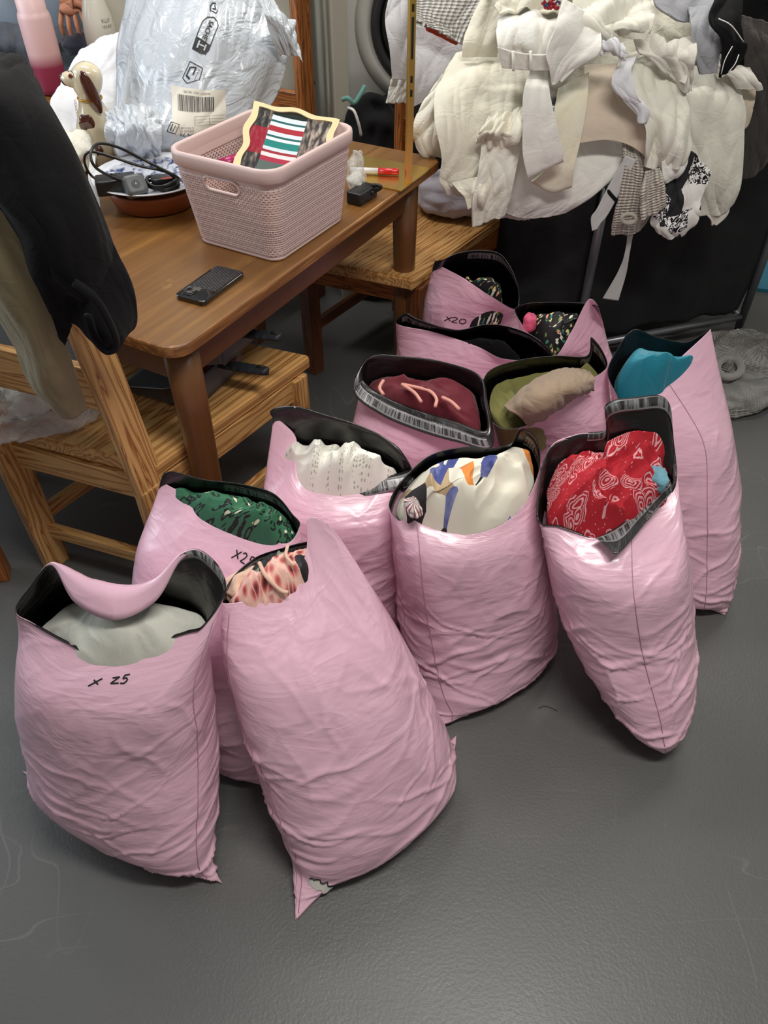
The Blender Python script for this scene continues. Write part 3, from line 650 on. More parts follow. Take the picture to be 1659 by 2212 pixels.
def contents(B, name, label, m, apex, zdrop=.03, frac=.90, shrink=.93, fold=.018, ff=15., seed=0, crum=.007, group=None, cat='garment', sector=None, n=150, k=2.6, ctr=None):
    """a crumpled garment filling the mouth: dome from ring at frac of the bag height to the apex (px,py,z)"""
    j = int(B.jr*frac); ring = B.P[j, :-1].copy(); idx = (np.arange(n)*B.nu/n).astype(int); ring = ring[idx]
    A = at(*apex[:2], z=apex[2]); c = ring.mean(0) if ctr is None else ctr
    ring = c+(ring-c)*shrink
    r = np.concatenate([np.linspace(0.0, 1, 74)]); P = np.zeros((len(r)+8, n, 3))
    for q, rr in enumerate(r):
        P[q, :, :2] = A[:2]*(1-rr)**1.0+ring[:, :2]*rr if rr < 1 else ring[:, :2]
        P[q, :, 2] = A[2]+(ring[:, 2]-zdrop-A[2])*rr**k
    for q in range(8):
        P[len(r)+q] = c+(ring-c)*(1-.03*(q+1)); P[len(r)+q, :, 2] = ring[:, 2]-zdrop-.012*(q+1)
    X = P-A; wx = .035*pn(X[..., 0]*9, X[..., 1]*9, .5, seed)+.015*pn(X[..., 0]*22, X[..., 1]*22, .5, seed+6)
    a = seed*1.3; u = X[..., 0]*math.cos(a)+X[..., 1]*math.sin(a)+wx; v = -X[..., 0]*math.sin(a)+X[..., 1]*math.cos(a)-wx
    d = fold*(ridge(u*ff, v*ff*.4, X[..., 2]*4, seed)-.35)+fold*.5*pn(u*ff*2, v*ff, 0, seed+2)+crum*(ridge(u*ff*2.6, v*ff*1.6, X[..., 2]*9, seed+1)-.4)
    rad = np.concatenate([r, np.ones(8)*1.2])[:, None]; d = d*np.clip((1.25-rad)*1.6, 0, 1)
    P[..., 2] += d; P[..., 0] += d*.3
    F = grid_faces(P.shape[0], n, True)
    UV = np.concatenate([r, 1+.05*np.arange(1, 9)])[:, None, None]*((ring-c)[None, :, :2])*1.15+3.0
    org = P.reshape(-1, 3).mean(0)
    o = link_mesh(name, P, F, m, None, uv=UV, origin=org)
    o.data.flip_normals()
    tag(o, label, cat, group); return o, Surf(P, nrm(P))
# ---- the twelve bags, nearest first
b1 = make_bag('pink mailing bag with pale jeans inside, marked x25, front left corner of the group',
    [(60, 1672, 466, 1900, .003, .006), (108, 1690, 461, 1876, .035, .060), (84, 1625, 459, 1795, .11, .115), (56, 1500, 460, 1590, .27, .145), (42, 1385, 452, 1450, .42, .125)],
    [(35, 1325, .52), (70, 1352, .50), (150, 1398, .485), (210, 1422, .475), (300, 1404, .485), (400, 1375, .50), (440, 1358, .51), (486, 1275, .56), (440, 1207, .62), (395, 1203, .63), (340, 1245, .60), (280, 1263, .585), (200, 1250, .59), (118, 1217, .59), (70, 1270, .55)], 7,
    fold=[(34, 1320, .525), (69, 1347, .505), (149, 1393, .49), (209, 1417, .48), (299, 1399, .49), (400, 1370, .505), (441, 1353, .515), (489, 1270, .565), (442, 1202, .625), (392, 1210, .63), (335, 1300, .575), (245, 1340, .555), (160, 1300, .565), (112, 1222, .592), (68, 1264, .555)], seed=1)
strip(b1, .44, .66); seam(b1, .455)
ink(b1, glyph('x', 0)+glyph('z', 1.45)+glyph('5', 2.35), (196, 1482), .0165, .12)
b2 = make_bag('largest pink mailing bag, leaning left over floral and beige clothes, front corner torn',
    [(650, 1974, 978, 1598, .003, .006), (628, 1880, 970, 1640, .04, .10), (592, 1790, 958, 1560, .12, .135), (530, 1610, 905, 1440, .26, .145), (478, 1430, 838, 1310, .40, .12)],
    [(478, 1300, .50), (540, 1298, .495), (592, 1292, .495), (640, 1250, .51), (662, 1185, .545), (664, 1120, .59), (700, 1128, .585), (735, 1165, .55), (690, 1165, .53), (620, 1180, .52), (550, 1205, .505), (500, 1250, .50)], 7, seed=2, creases=95)
seam(b2, .03); strip(b2, .56, .9)
b3 = make_bag('pink mailing bag with green leopard print clothing, marked x25, beside the front chair post',
    [(330, 1510, 578, 1700, .003, .006), (322, 1470, 590, 1660, .04, .09), (308, 1400, 620, 1560, .15, .125), (298, 1270, 650, 1400, .30, .12), (305, 1150, 655, 1240, .43, .10)],
    [(352, 1040, .54), (400, 1068, .53), (450, 1105, .52), (540, 1150, .505), (617, 1174, .50), (648, 1135, .515), (632, 1110, .53), (590, 1065, .55), (520, 1045, .555), (440, 1035, .56), (368, 1018, .57)], 5, seed=3, pinch=3)
strip(b3, .55, .78)
ink(b3, glyph('x', 0)+glyph('2', .9)+glyph('5', 1.8), (503, 1204), .018, -.25)
b5 = make_bag('pink mailing bag filled with blue, orange and black abstract print clothes',
    [(945, 1572, 1178, 1372, .003, .006), (915, 1530, 1188, 1350, .035, .10), (880, 1440, 1190, 1300, .10, .14), (858, 1290, 1182, 1200, .26, .15), (846, 1160, 1176, 1080, .42, .135)],
    [(840, 1092, .49), (862, 1125, .475), (882, 1118, .475), (930, 1140, .465), (1010, 1155, .46), (1085, 1132, .47), (1135, 1085, .49), (1166, 1010, .53), (1158, 945, .585), (1125, 925, .61), (1105, 955, .585), (1060, 968, .565), (1000, 965, .56), (925, 985, .55), (865, 1040, .525)], 7, seed=5, creases=85)
seam(b5, .10); strip(b5, .30, .60)
b6 = make_bag('pink mailing bag with red bandana print clothing and a tall black flap, standing front right',
    [(1378, 1478, 1396, 1478, .003, .165), (1312, 1490, 1462, 1480, .06, .17), (1262, 1440, 1486, 1420, .13, .16), (1200, 1300, 1496, 1290, .28, .145), (1172, 1180, 1484, 1165, .42, .135)],
    [(1163, 1120, .49), (1210, 1142, .475), (1285, 1165, .47), (1350, 1135, .48), (1400, 1090, .49), (1455, 1050, .515), (1452, 960, .57), (1438, 880, .66), (1375, 876, .68), (1315, 890, .67), (1308, 940, .60), (1240, 950, .57), (1185, 985, .54)], 6,
    fold=[(1160, 1118, .493), (1209, 1140, .478), (1285, 1167, .467), (1335, 1190, .44), (1405, 1105, .475), (1459, 1052, .515), (1456, 956, .575), (1440, 874, .665), (1375, 870, .685), (1311, 884, .675), (1305, 934, .605), (1238, 945, .575), (1181, 981, .545)], seed=6, creases=95)
seam(b6, .25); strip(b6, .20, .80)
b4 = make_bag('pink mailing bag holding white eyelet cotton, its black lip folded over in front',
    [(620, 1430, 856, 1380, .003, .006), (612, 1400, 866, 1350, .04, .09), (598, 1330, 872, 1270, .14, .13), (578, 1190, 876, 1160, .30, .13), (566, 1060, 884, 1085, .43, .11)],
    [(590, 905, .59), (632, 950, .54), (638, 1000, .51), (652, 1040, .485), (700, 1050, .48), (760, 1046, .48), (830, 1030, .49), (884, 1012, .50), (865, 985, .53), (825, 950, .55), (770, 925, .57), (700, 905, .585), (632, 888, .60)], 7,
    fold=[(584, 892, .60), (637, 946, .54), (644, 1000, .51), (650, 1056, .472), (700, 1080, .463), (760, 1077, .463), (830, 1064, .472), (896, 1042, .487), (871, 981, .535), (829, 946, .555), (772, 920, .575), (702, 900, .59), (630, 884, .605)], seed=4)
strip(b4, .12, .50, .003, .022)
b7 = make_bag('pink mailing bag with teal satin clothing, furthest right beside the grey knit jumper',
    [(1425, 1262, 1562, 1326, .003, .006), (1398, 1240, 1584, 1282, .04, .085), (1370, 1150, 1600, 1190, .14, .115), (1345, 1020, 1602, 1050, .30, .12), (1325, 900, 1580, 905, .45, .10)],
    [(1312, 805, .56), (1330, 850, .53), (1358, 880, .51), (1440, 800, .575), (1534, 712, .66), (1485, 738, .62), (1420, 728, .625), (1368, 712, .64), (1330, 760, .60)], 4, seed=7)
seam(b7, .30)
b8 = make_bag('pink mailing bag with maroon jersey and peach trim, black lip turned out in front',
    [(810, 1240, 1035, 1255, .003, .006), (790, 1190, 1050, 1215, .05, .09), (775, 1100, 1062, 1130, .16, .12), (762, 1000, 1066, 1035, .31, .115), (758, 915, 1062, 960, .44, .095)],
    [(785, 822, .55), (830, 858, .54), (905, 888, .535), (985, 912, .53), (1050, 930, .53), (1046, 870, .56), (1030, 818, .58), (950, 790, .585), (870, 780, .585), (800, 780, .58)], 4,
    fold=[(764, 846, .545), (822, 896, .518), (900, 930, .508), (985, 955, .505), (1063, 966, .508), (1052, 866, .565), (1034, 812, .585), (950, 784, .59), (868, 774, .59), (795, 774, .585)], seed=8)
strip(b8, .01, .49, .003, .024)
b9 = make_bag('pink mailing bag with taupe and olive jersey clothing, between the maroon and teal ones',
    [(1080, 1200, 1300, 1175, .003, .006), (1066, 1150, 1318, 1130, .05, .09), (1056, 1060, 1328, 1050, .16, .115), (1050, 970, 1330, 965, .30, .115), (1046, 905, 1324, 885, .43, .095)],
    [(1040, 872, .54), (1080, 925, .51), (1140, 918, .51), (1200, 878, .52), (1255, 832, .54), (1312, 790, .57), (1278, 728, .63), (1268, 768, .585), (1200, 768, .58), (1120, 778, .575), (1052, 805, .57)], 5, seed=9)
strip(b9, .50, .66)
b10 = make_bag('pink mailing bag with a collapsed black mouth, marked x, beside the far table leg',
    [(880, 1080, 1100, 1080, .003, .006), (868, 1040, 1120, 1040, .05, .09), (858, 950, 1150, 960, .17, .12), (853, 860, 1180, 870, .31, .12), (852, 770, 1185, 800, .45, .09)],
    [(858, 700, .57), (940, 718, .555), (1030, 748, .54), (1092, 776, .53), (1190, 772, .54), (1165, 735, .575), (1110, 708, .59), (1050, 700, .595), (985, 712, .58), (905, 690, .59), (875, 676, .60)], 4, seed=10)
strip(b10, .52, .66); strip(b10, .86, .97)
ink(b10, glyph('1', 0)+glyph('x', .4), (990, 812), .02, .1); 
b11 = make_bag('pink mailing bag with black ditsy floral clothing, in front of the black hamper',
    [(1150, 1060, 1330, 1050, .003, .006), (1140, 1010, 1345, 1000, .05, .09), (1130, 920, 1345, 915, .17, .115), (1125, 830, 1338, 820, .32, .11), (1125, 750, 1318, 745, .45, .09)],
    [(1112, 672, .56), (1150, 730, .54), (1195, 772, .52), (1235, 715, .56), (1270, 648, .63), (1292, 662, .62), (1265, 655, .61), (1200, 652, .60), (1140, 655, .59)], 5, seed=11)
b12 = make_bag('pink mailing bag marked x20 at the back, beside the far pine chair',
    [(930, 940, 1110, 930, .003, .006), (918, 900, 1125, 895, .05, .085), (910, 820, 1130, 815, .17, .11), (908, 730, 1132, 735, .32, .10), (912, 650, 1125, 670, .44, .085)],
    [(942, 568, .575), (1000, 600, .555), (1060, 640, .53), (1115, 668, .52), (1118, 612, .56), (1085, 552, .61), (1040, 540, .62), (990, 546, .615), (958, 560, .60)], 4, seed=12)
strip(b12, .50, .80)
ink(b12, glyph('x', 0)+glyph('2', .75)+glyph('0', 1.5), (962, 692), .021, -.12)

# ---- the torn corner of the front bag shows white cloth
tp = at(672, 1900, z=.05)

# ---- what is in them
contents(b1, 'jeans', 'off-white denim jeans folded in the front left pink bag', M['denim_white'], (265, 1330, .530), zdrop=.04, frac=.88, fold=0.016, ff=10, seed=3, cat='jeans', shrink=.92, crum=0.004)
contents(b2, 'floral_garment', 'garment with coral petals and grey leaves on black, in the large leaning bag', M['coral'], (600, 1215, .53), zdrop=.02, frac=.94, seed=5, ff=17, shrink=0.96)
contents(b3, 'leopard_print_garment', 'green leopard print garment bulging from the bag by the chair post', M['leopard'], (545, 1105, .55), zdrop=.015, frac=.95, seed=7, ff=11, fold=0.02)
contents(b4, 'eyelet_blouse', 'white broderie eyelet cotton garment in a pink bag', M['eyelet'], (735, 985, .545), zdrop=.02, frac=.92, seed=2, ff=18, cat='blouse', shrink=.90, fold=0.026)
contents(b5, 'abstract_print_garment', 'cream garment with blue, orange, black and tan shapes, heaped in the central bag', M['abstract'], (1010, 1045, .56), zdrop=.01, frac=.95, seed=9, ff=13, fold=0.026, shrink=.92)
contents(b6, 'bandana_print_garment', 'red and white paisley bandana print garment in the front right bag', M['bandana'], (1290, 1040, .565), zdrop=.01, frac=.95, seed=4, ff=15, fold=0.034, shrink=.90, crum=0.012)
contents(b7, 'satin_garment', 'teal satin garment in the furthest right pink bag', M['teal'], (1375, 790, .60), zdrop=.02, frac=.93, seed=6, ff=11, fold=0.034, shrink=.88)
maroon = contents(b8, 'maroon_garment', 'maroon jersey garment with peach piping in a pink bag', M['maroon'], (915, 850, .565), zdrop=.015, frac=.95, seed=8, ff=11, fold=0.022, shrink=.90)[0]
contents(b9, 'olive_garment', 'olive green jersey garment under the taupe one in a pink bag', M['olive'], (1130, 880, .50), zdrop=.015, frac=.93, seed=10, ff=11, shrink=.88, fold=0.022)
contents(b10, 'dark_garment', 'black garment sunk deep in the bag by the far table leg', M['black'], (1060, 745, .55), zdrop=0.05, frac=.88, seed=12, ff=11, shrink=0.7)
contents(b11, 'ditsy_floral_garment', 'black garment with tiny pastel flowers in a pink bag', M['ditsy'], (1195, 700, .575), zdrop=.015, frac=.94, seed=13, ff=13, shrink=0.8, fold=0.014)
contents(b12, 'dark_floral_garment', 'dark green floral garment low in the bag marked x20', M['ditsy'], (1060, 610, .56), zdrop=0.05, frac=.90, seed=14, ff=13, shrink=0.7)
# ------------------------------------------------------------------ table
TZ = .73
c1, c2 = Vector((-.385, 1.222)), Vector((.168, 2.218)); ax = (c2-c1).normalized(); bx = Vector((-ax.y, ax.x))
TW = 1.50
def tp2(s, t): return c1+ax*s+bx*t            # table coordinates: along the near edge, away from it
TLEN = (c2-c1).length
table = thing('dining_table', (*tp2(TLEN/2, TW/2), 0), 'brown wooden dining table with scratched top and round legs', 'table')
bm = bmesh.new(); rad = .045; poly = []
for (s, t, a0) in ((rad, rad, 180), (TLEN-rad, rad, 270), (TLEN-rad, TW-rad, 0), (rad, TW-rad, 90)):
    for q in range(7):
        a = math.radians(a0+q*15); poly.append((s+rad*math.cos(a), t+rad*math.sin(a)))
th_ = .026
rows = [(-.0, TZ-th_, .004), (-.0, TZ-th_+.004, 0), (0, TZ-.005, 0), (0, TZ-.0015, .0015), (0, TZ, .005)]
vv = []
for _, z, ins in rows:
    r_ = []
    for (s, t) in poly:
        cs, ct = (s-TLEN/2), (t-TW/2); k1 = 1-ins*2/TLEN; k2 = 1-ins*2/TW
        p = tp2(TLEN/2+cs*k1, TW/2+ct*k2); r_.append(bm.verts.new((p.x, p.y, z)))
    vv.append(r_)
n_ = len(poly)
for i in range(len(vv)-1):
    for j in range(n_): f = bm.faces.new((vv[i][j], vv[i][(j+1) % n_], vv[i+1][(j+1) % n_], vv[i+1][j])); f.material_index = 1
bm.faces.new(vv[-1]); bm.faces.new(vv[0][::-1])
MT = Matrix.Rotation(math.atan2(ax.y, ax.x), 4, 'Z'); MT.translation = Vector((*tp2(0, 0), 0))
bm.transform(MT.inverted())
obj_bm('tabletop', bm, [M['veneer'], M['edge']], table, MT)
def tv(s, t, z): p = tp2(s, t); return Vector((p.x, p.y, z))
i_ = .035
for (a, b) in (((i_+.03, i_+.02), (TLEN-i_-.03, i_+.02)), ((i_+.03, TW-i_-.02), (TLEN-i_-.03, TW-i_-.02)), ((i_+.02, i_+.03), (i_+.02, TW-i_-.03)), ((TLEN-i_-.02, i_+.03), (TLEN-i_-.02, TW-i_-.03))):
    beam('apron', tv(*a, TZ-th_-.042), tv(*b, TZ-th_-.042), .02, .084, M['leg_wood'], table)
for (s, t) in ((.062, .052), (TLEN-.115, .060), (.062, TW-.06), (TLEN-.06, TW-.06)):
    lathe('leg', [(.024, 0), (.027, .01), (.029, .25), (.0345, .55), (.036, TZ-th_-.001)], M['leg_wood'], tv(s, t, 0), table)

# ------------------------------------------------------------------ pine chairs
def chair(label, BL, BR, FL, FR, zs, ztop, m, mseat, rake=0.0, posts=(1, 1), rails=((.62, .09), (.95, .11)), seat_t=.038, mleg=None, legs=(1, 1, 1, 1), curve=.0, lean=.0, pw=.065, bolts=()):
    """BL, BR back corners on plan, FL, FR front corners; posts go up from the back corners"""
    c = (Vector(BL)+Vector(BR)+Vector(FL)+Vector(FR))/4; t = thing('pine_chair', (c.x, c.y, 0), label, 'chair')
    mleg = mleg or m
    V2 = lambda p, z: Vector((p[0], p[1], z))
    bl, br, fl, fr_ = (Vector(p) for p in (BL, BR, FL, FR)); bk = ((bl+br)/2-(fl+fr_)/2).normalized(); sd = (br-bl).normalized()
    # seat of planks running front to back
    ext = .012; n = 4
    x_ = [bl-sd*ext-bk*.0, br+sd*ext, fr_+sd*ext-bk*.02, fl-sd*ext-bk*.02]
    bm = bmesh.new(); q = [bm.verts.new((p.x, p.y, zs-seat_t)) for p in x_]; f = bm.faces.new(q)
    r = bmesh.ops.extrude_face_region(bm, geom=[f]); 
    for v in r['geom']:
        if isinstance(v, bmesh.types.BMVert): v.co.z += seat_t
    bmesh.ops.recalc_face_normals(bm, faces=bm.faces[:]); bmesh.ops.bevel(bm, geom=bm.edges[:], offset=.006, segments=2, affect='EDGES')
    A = math.atan2(-bk.y, -bk.x); MM = Matrix.Rotation(A, 4, 'Z'); MM.translation = Vector((c.x, c.y, zs-.05)); bm.transform(MM.inverted())
    obj_bm('seat', bm, mseat, t, MM)
    for k, (p, has) in enumerate(((bl, posts[0]), (br, posts[1]))):
        top = V2(p+bk*rake+sd*lean, ztop) if has else V2(p, zs-.01)
        if has:
            a = beam('back_post', V2(p+bk*.012, zs-.06), top, .030, pw, m, t, up=(bk.x, bk.y, 0), bev=.004)
        foot = V2(p+bk*(.012+curve), 0)
        beam('leg', V2(p+bk*.012, zs-.045), foot, .034, pw, mleg, t, up=(bk.x, bk.y, 0), bev=.004, taper=.92)
    for k, p in enumerate((fl, fr_)):
        if legs[2+k]: beam('leg', V2(p+bk*.03, zs-seat_t), V2(p+bk*.03, 0), .045, .05, mleg, t, up=(bk.x, bk.y, 0), bev=.004)
    for (a, b) in ((bl, br), (fl+bk*.03, fr_+bk*.03), (bl, fl+bk*.03), (br, fr_+bk*.03)):
        beam('seat_rail', V2(a, zs-seat_t-.032), V2(b, zs-seat_t-.032), .022, .064, m, t)
    for (a, b, z) in ((bl, fl+bk*.03, .17), (br, fr_+bk*.03, .17), (bl, br, .12)):
        beam('stretcher', V2(a, z), V2(b, z), .022, .036, mleg, t)
    for z, h in rails:
        f_ = (z-zs)/(ztop-zs)*rake
        lf = sd*lean*(z-zs)/(ztop-zs); beam('back_rail', V2(bl+bk*(f_)+lf, z), V2(br+bk*(f_)+lf, z), .022, h, m, t, bev=.004)
    for (z, k) in bolts:
        p = (bl, br)[k]+bk*(.012+pw/2+rake*(z-zs)/(ztop-zs)); 
        o = blob('bolt', (p.x, p.y, z), (.012, .012, .012), M['bolt'], parent=t, crum=0, amp=0, n=16, power=2)
    return t
P1 = at(322, 1005, z=.44)[:2]; P4 = at(8, 925, z=.44)[:2]; P2 = at(650, 772, z=.44)[:2]; P3 = P2+(P4-P1)
chair('pale pine chair with a black and a khaki garment hung over its back', P4, P1, P3, P2, .44, 1.13, M['pine'], M['pine'], rake=.0, lean=-.10, rails=((.62, .10), (.80, .06), (1.06, .10)), pw=.068)
N_ = at(892, 597, z=.44)[:2]; R_ = at(1030, 500, z=.44)[:2]; dNR = (R_-N_); L_ = at(648, 548, z=.44)[:2]
Fb = L_+dNR*1.45; Rb = N_+dNR*1.45
chair('pine chair with honey coloured seat beside the white clothes heap', Rb, Fb, N_, L_, .44, 1.10, M['pine_red'], M['pine'], rake=.03, rails=((.66, .07), (1.02, .08)), bolts=((.80, 1), (.98, 1)), mleg=M['pine_dark'])
p3 = np.array((-.27, 2.78)); q3 = np.array((-.60, 2.98)); fwd = np.array((-.52, -.85))*.40
chair('red-brown pine chair behind the table, by the washing machine', q3, p3, q3+fwd, p3+fwd, .44, 1.25, M['pine_red'], M['pine_red'], rake=.02, rails=((.70, .08), (1.12, .09)), bolts=((.76, 1), (1.03, 1)), pw=.07, mleg=M['pine_dark'])
# chair mostly beyond the left edge
a_ = at(18, 1262, z=0)[:2]; dl = (P1-P4)
g1 = a_+np.array((-.02, .0)); g2 = g1-np.array((.36, -.10)); up_ = np.array((-.10, .40))
chair('dark stained pine chair cut off by the left edge', g2+up_*(1), g1+up_*(1), g2, g1, .44, 1.0, M['pine_red'], M['pine_red'], rake=.02, rails=((.65, .08), (.92, .09)))

# ------------------------------------------------------------------ washing machine, cabinet
wm = thing('washing_machine', (.14, 3.25, .42), 'white front-loading washing machine with a dark round door', 'washing machine')
ya = 3.0
bm = bmesh.new(); bmesh.ops.create_cube(bm, size=1)
for v in bm.verts: v.co = Vector((.16+v.co.x*.60, 3.29+v.co.y*.58, .87+v.co.z*.86))
bmesh.ops.bevel(bm, geom=bm.edges[:], offset=.012, segments=3, affect='EDGES'); 
obj_bm('body', bm, M['appliance'], wm, Matrix.Identity(4))
RX = Matrix.Rotation(math.radians(90), 4, 'X'); dc = Vector((.165, 3.0, .895))
lathe('door_ring', [(.262, -.003), (.262, .010), (.252, .022), (.238, .030), (.222, .024), (.208, .006), (.208, -.003)], M['chrome_ring'], dc, wm, tilt=RX, seg=64)
lathe('door_seal', [(.209, .0), (.208, .018), (.196, .024), (.180, .014), (.178, .0)], M['rubber'], dc, wm, tilt=RX, seg=64)
lathe('door_glass', [(.182, .004), (.180, .012), (.140, .018), (.06, .014), (.001, .010)], M['dglass'], dc, wm, tilt=RX, seg=64)
bm = bmesh.new(); bmesh.ops.create_cube(bm, size=1)
for v in bm.verts: v.co = Vector((.16+v.co.x*.56, 3.2+v.co.y*.02, 1.24+v.co.z*.09))
bmesh.ops.bevel(bm, geom=bm.edges[:], offset=.004, segments=2, affect='EDGES'); bm.transform(Matrix.Translation((0, -.215, -.0)))
obj_bm('control_panel', bm, M['chrome_ring'], wm, Matrix.Identity(4))
def boxthing(name, x0, x1, y0, y1, z0, z1, m, label, cat, bev=.004):
    bm = bmesh.new(); bmesh.ops.create_cube(bm, size=1)
    for v in bm.verts: v.co = Vector((v.co.x*(x1-x0), v.co.y*(y1-y0), v.co.z*(z1-z0)))
    bmesh.ops.bevel(bm, geom=bm.edges[:], offset=bev, segments=2, affect='EDGES')
    o = obj_bm(name, bm, m); o.location = ((x0+x1)/2, (y0+y1)/2, (z0+z1)/2); return tag(o, label, cat)
boxthing('plinth', -.16, .50, 3.02, 3.58, 0, .44, M['cabinet'], 'cream plinth raising the washing machine off the floor', 'plinth')
cb = thing('tall_cabinet', (-.40, 3.2, 0), 'tall cream cabinet end panel between the chair and washing machine', 'cabinet')
beam('side_panel', (-.20, 3.02, 0), (-.20, 3.02, 2.0), .5, .05, M['cabinet_shade'], cb, up=(1, .25, 0))
beam('frame_post', (-.275, 2.90, 0), (-.275, 2.90, 2.0), .05, .05, M['cabinet'], cb)
beam('door_panel', (-.62, 3.02, 0), (-.62, 3.02, 2.0), .03, .66, M['cabinet'], cb, up=(1, 0.05, 0))

# ------------------------------------------------------------------ hamper frame with black bags
hm = thing('laundry_hamper', (.95, 2.55, 0), 'grey metal hamper frame with hanging black fabric bags', 'laundry hamper')
HM, HR, HL = Vector((.662, 2.296, 0)), Vector((1.311, 2.506, 0)), Vector((.355, 2.513, 0))
HB = HR+Vector((-.22, .50, 0)); HBL = HL+Vector((.0, .45, 0))
Zt = .80
for p in (HM, HR, HL, HB, HBL):
    tube('leg', [p+Vector((0, 0, .012)), p+Vector((0, 0, Zt))], .0145, M['steel'], hm, seg=16, sub=1)
    lathe('foot', [(.026, 0), (.028, .004), (.020, .010), (.015, .016), (.015, .03)], M['chrome'], p, hm, seg=24)
for a, b in ((HM, HR), (HR, HB), (HL, HM), (HL, HBL), (HBL, HB)):
    for z in (.075, Zt):
        tube('rail', [a+Vector((0, 0, z)), b+Vector((0, 0, z))], .0125, M['steel'], hm, seg=14, sub=1)
def fabric_bag(pts, seed, bulge=.03):
    P = []
    for k, z in enumerate(np.linspace(.09, .78, 60)):
        r = crv(np.array([(p[0], p[1]) for p in pts]), 160, True); c = r.mean(0); f = 1+bulge*math.sin((z-.09)/.69*math.pi)**.6*3
        f = f*(.86 if k == 0 else 1)
        P.append(np.column_stack([c+(r-c)*f, np.full(160, z)]))
    P = np.array(P); N = nrm(P, True)
    if ((P-P.mean(1, keepdims=True))*N).sum() < 0: N = -N
    d = .016*pn(P[..., 0]*9, P[..., 1]*9, P[..., 2]*1.6, seed)+.006*ridge(P[..., 0]*12, P[..., 1]*12, P[..., 2]*7, seed)
    P = P+N*d[..., None]
    F = grid_faces(60, 160, True)+[tuple(range(160))]
    o = link_mesh('fabric_bag', P, F, M['black_bag'], hm, uv=np.stack([P[..., 0]+P[..., 1], P[..., 2]], -1)); solid(o, .003, 0)
ins = lambda a, b, t: (a[0]+(b[0]-a[0])*t, a[1]+(b[1]-a[1])*t)
cR = ((HM+HR+HB+HBL)/4)
def rect(A, B, C_, D): 
    L = [];
    for a, b in ((A, B), (B, C_), (C_, D), (D, A)): L += [ins(a, b, .04), ins(a, b, .35), ins(a, b, .65), ins(a, b, .96)]
    return L
Mb = HM+Vector((-.06, .52, 0))
sh = lambda p, q: p+(q-p).normalized()*.03
fabric_bag(rect(sh(HM, cR), sh(HR, cR), HB, Mb+Vector((.02, 0, 0))), 3, .02)
fabric_bag(rect(HL+Vector((.03, .0, 0)), HM+Vector((-.02, .045, 0)), Mb+Vector((-.04, 0, 0)), HBL), 5, .012)
o = link_mesh('rug', [(1.40, 2.86, .001), (2.6, 2.55, .001), (2.9, 3.8, .001), (1.7, 4.1, .001), (1.40, 2.86, .014), (2.6, 2.55, .014), (2.9, 3.8, .014), (1.7, 4.1, .014)],
    [(0, 3, 2, 1), (4, 5, 6, 7), (0, 1, 5, 4), (1, 2, 6, 5), (2, 3, 7, 6), (3, 0, 4, 7)], M['rug'], smooth=False, origin=(1.9, 3.2, 0), uv=[(0, 0), (1, 0), (1, 1), (0, 1)]*2)
tag(o, 'turquoise rug on the grey floor behind the hamper', 'rug')
# ------------------------------------------------------------------ basket
BZ0, BZ1 = TZ+.002, .935
bang = math.radians(60); bu = np.array((math.cos(bang), math.sin(bang))); bv = np.array((-bu[1], bu[0])); bc = np.array((-.260, 1.752))
def rrect(hx, hy, r, n):
    """n points evenly along a rounded rectangle, local"""
    segs = []; c = [(hx-r, hy-r, 0), (-hx+r, hy-r, 90), (-hx+r, -hy+r, 180), (hx-r, -hy+r, 270)]; P = []
    for (x, y, a) in c:
        for q in range(13):
            t = math.radians(a+q*7.5); P.append((x+r*math.cos(t), y+r*math.sin(t)))
    P = np.array(P+[P[0]]); L = np.concatenate([[0], np.cumsum(np.linalg.norm(np.diff(P, axis=0), axis=1))]); s = np.arange(n)/n*L[-1]
    return np.stack([np.interp(s, L, P[:, 0]), np.interp(s, L, P[:, 1])], -1)
def bw(l, z): return np.concatenate([bc+l[..., :1]*bu+l[..., 1:2]*bv, np.full(l.shape[:-1]+(1,), z) if np.isscalar(z) else z[..., None]], -1)
basket = thing('storage_basket', (*bc, TZ), 'dusty pink perforated plastic basket on the table', 'basket')
NP_ = 98; nu_ = NP_*6; nz_ = 118; rows = []; H_ = BZ1-BZ0-.018
def bdim(f): return .136+.024*f, .112+.024*f, .028+.012*f
for k in range(nz_):
    f = k/(nz_-1); hx, hy, r = bdim(f); rows.append(bw(rrect(hx, hy, r, nu_), BZ0+.006+f*H_))
P = np.array(rows); N = nrm(P, True); 
if ((P-P.mean(1, keepdims=True))*N).sum() < 0: N = -N
U = np.tile(np.arange(nu_)/6*PER, (nz_, 1)); V = np.tile((np.arange(nz_)/(nz_-1)*H_)[:, None], (1, nu_))
def lat(o1, o2):
    x = np.mod(U/PER+o1, 1)-.5; y = np.mod(V/PER+o2, 1)-.5; return np.sqrt(x*x+y*y)
rr = np.minimum(lat(0, 0), lat(.5, .5)); hgt = .0034*np.exp(-((rr-.27)/.11)**2)
edge = np.clip(np.minimum(V, H_-V-.028)/.004, 0, 1); hgt = hgt*edge
P = P+N*hgt[..., None]
loc = np.stack([(P[..., :2]-bc)@bu, (P[..., :2]-bc)@bv], -1)
zz = P[..., 2]; slot = (np.abs(loc[..., 1]) < .046) & (zz > BZ1-.066) & (zz < BZ1-.038) & (np.abs(loc[..., 0]) > .12)
plain = V > H_-.030
F = []; fm = []
for i in range(nz_-1):
    for j in range(nu_):
        j2 = (j+1) % nu_
        if slot[i, j] and slot[i+1, j2]: continue
        F.append((i*nu_+j, i*nu_+j2, (i+1)*nu_+j2, (i+1)*nu_+j)); fm.append(1 if (plain[i, j] or V[i, j] < .003) else 0)
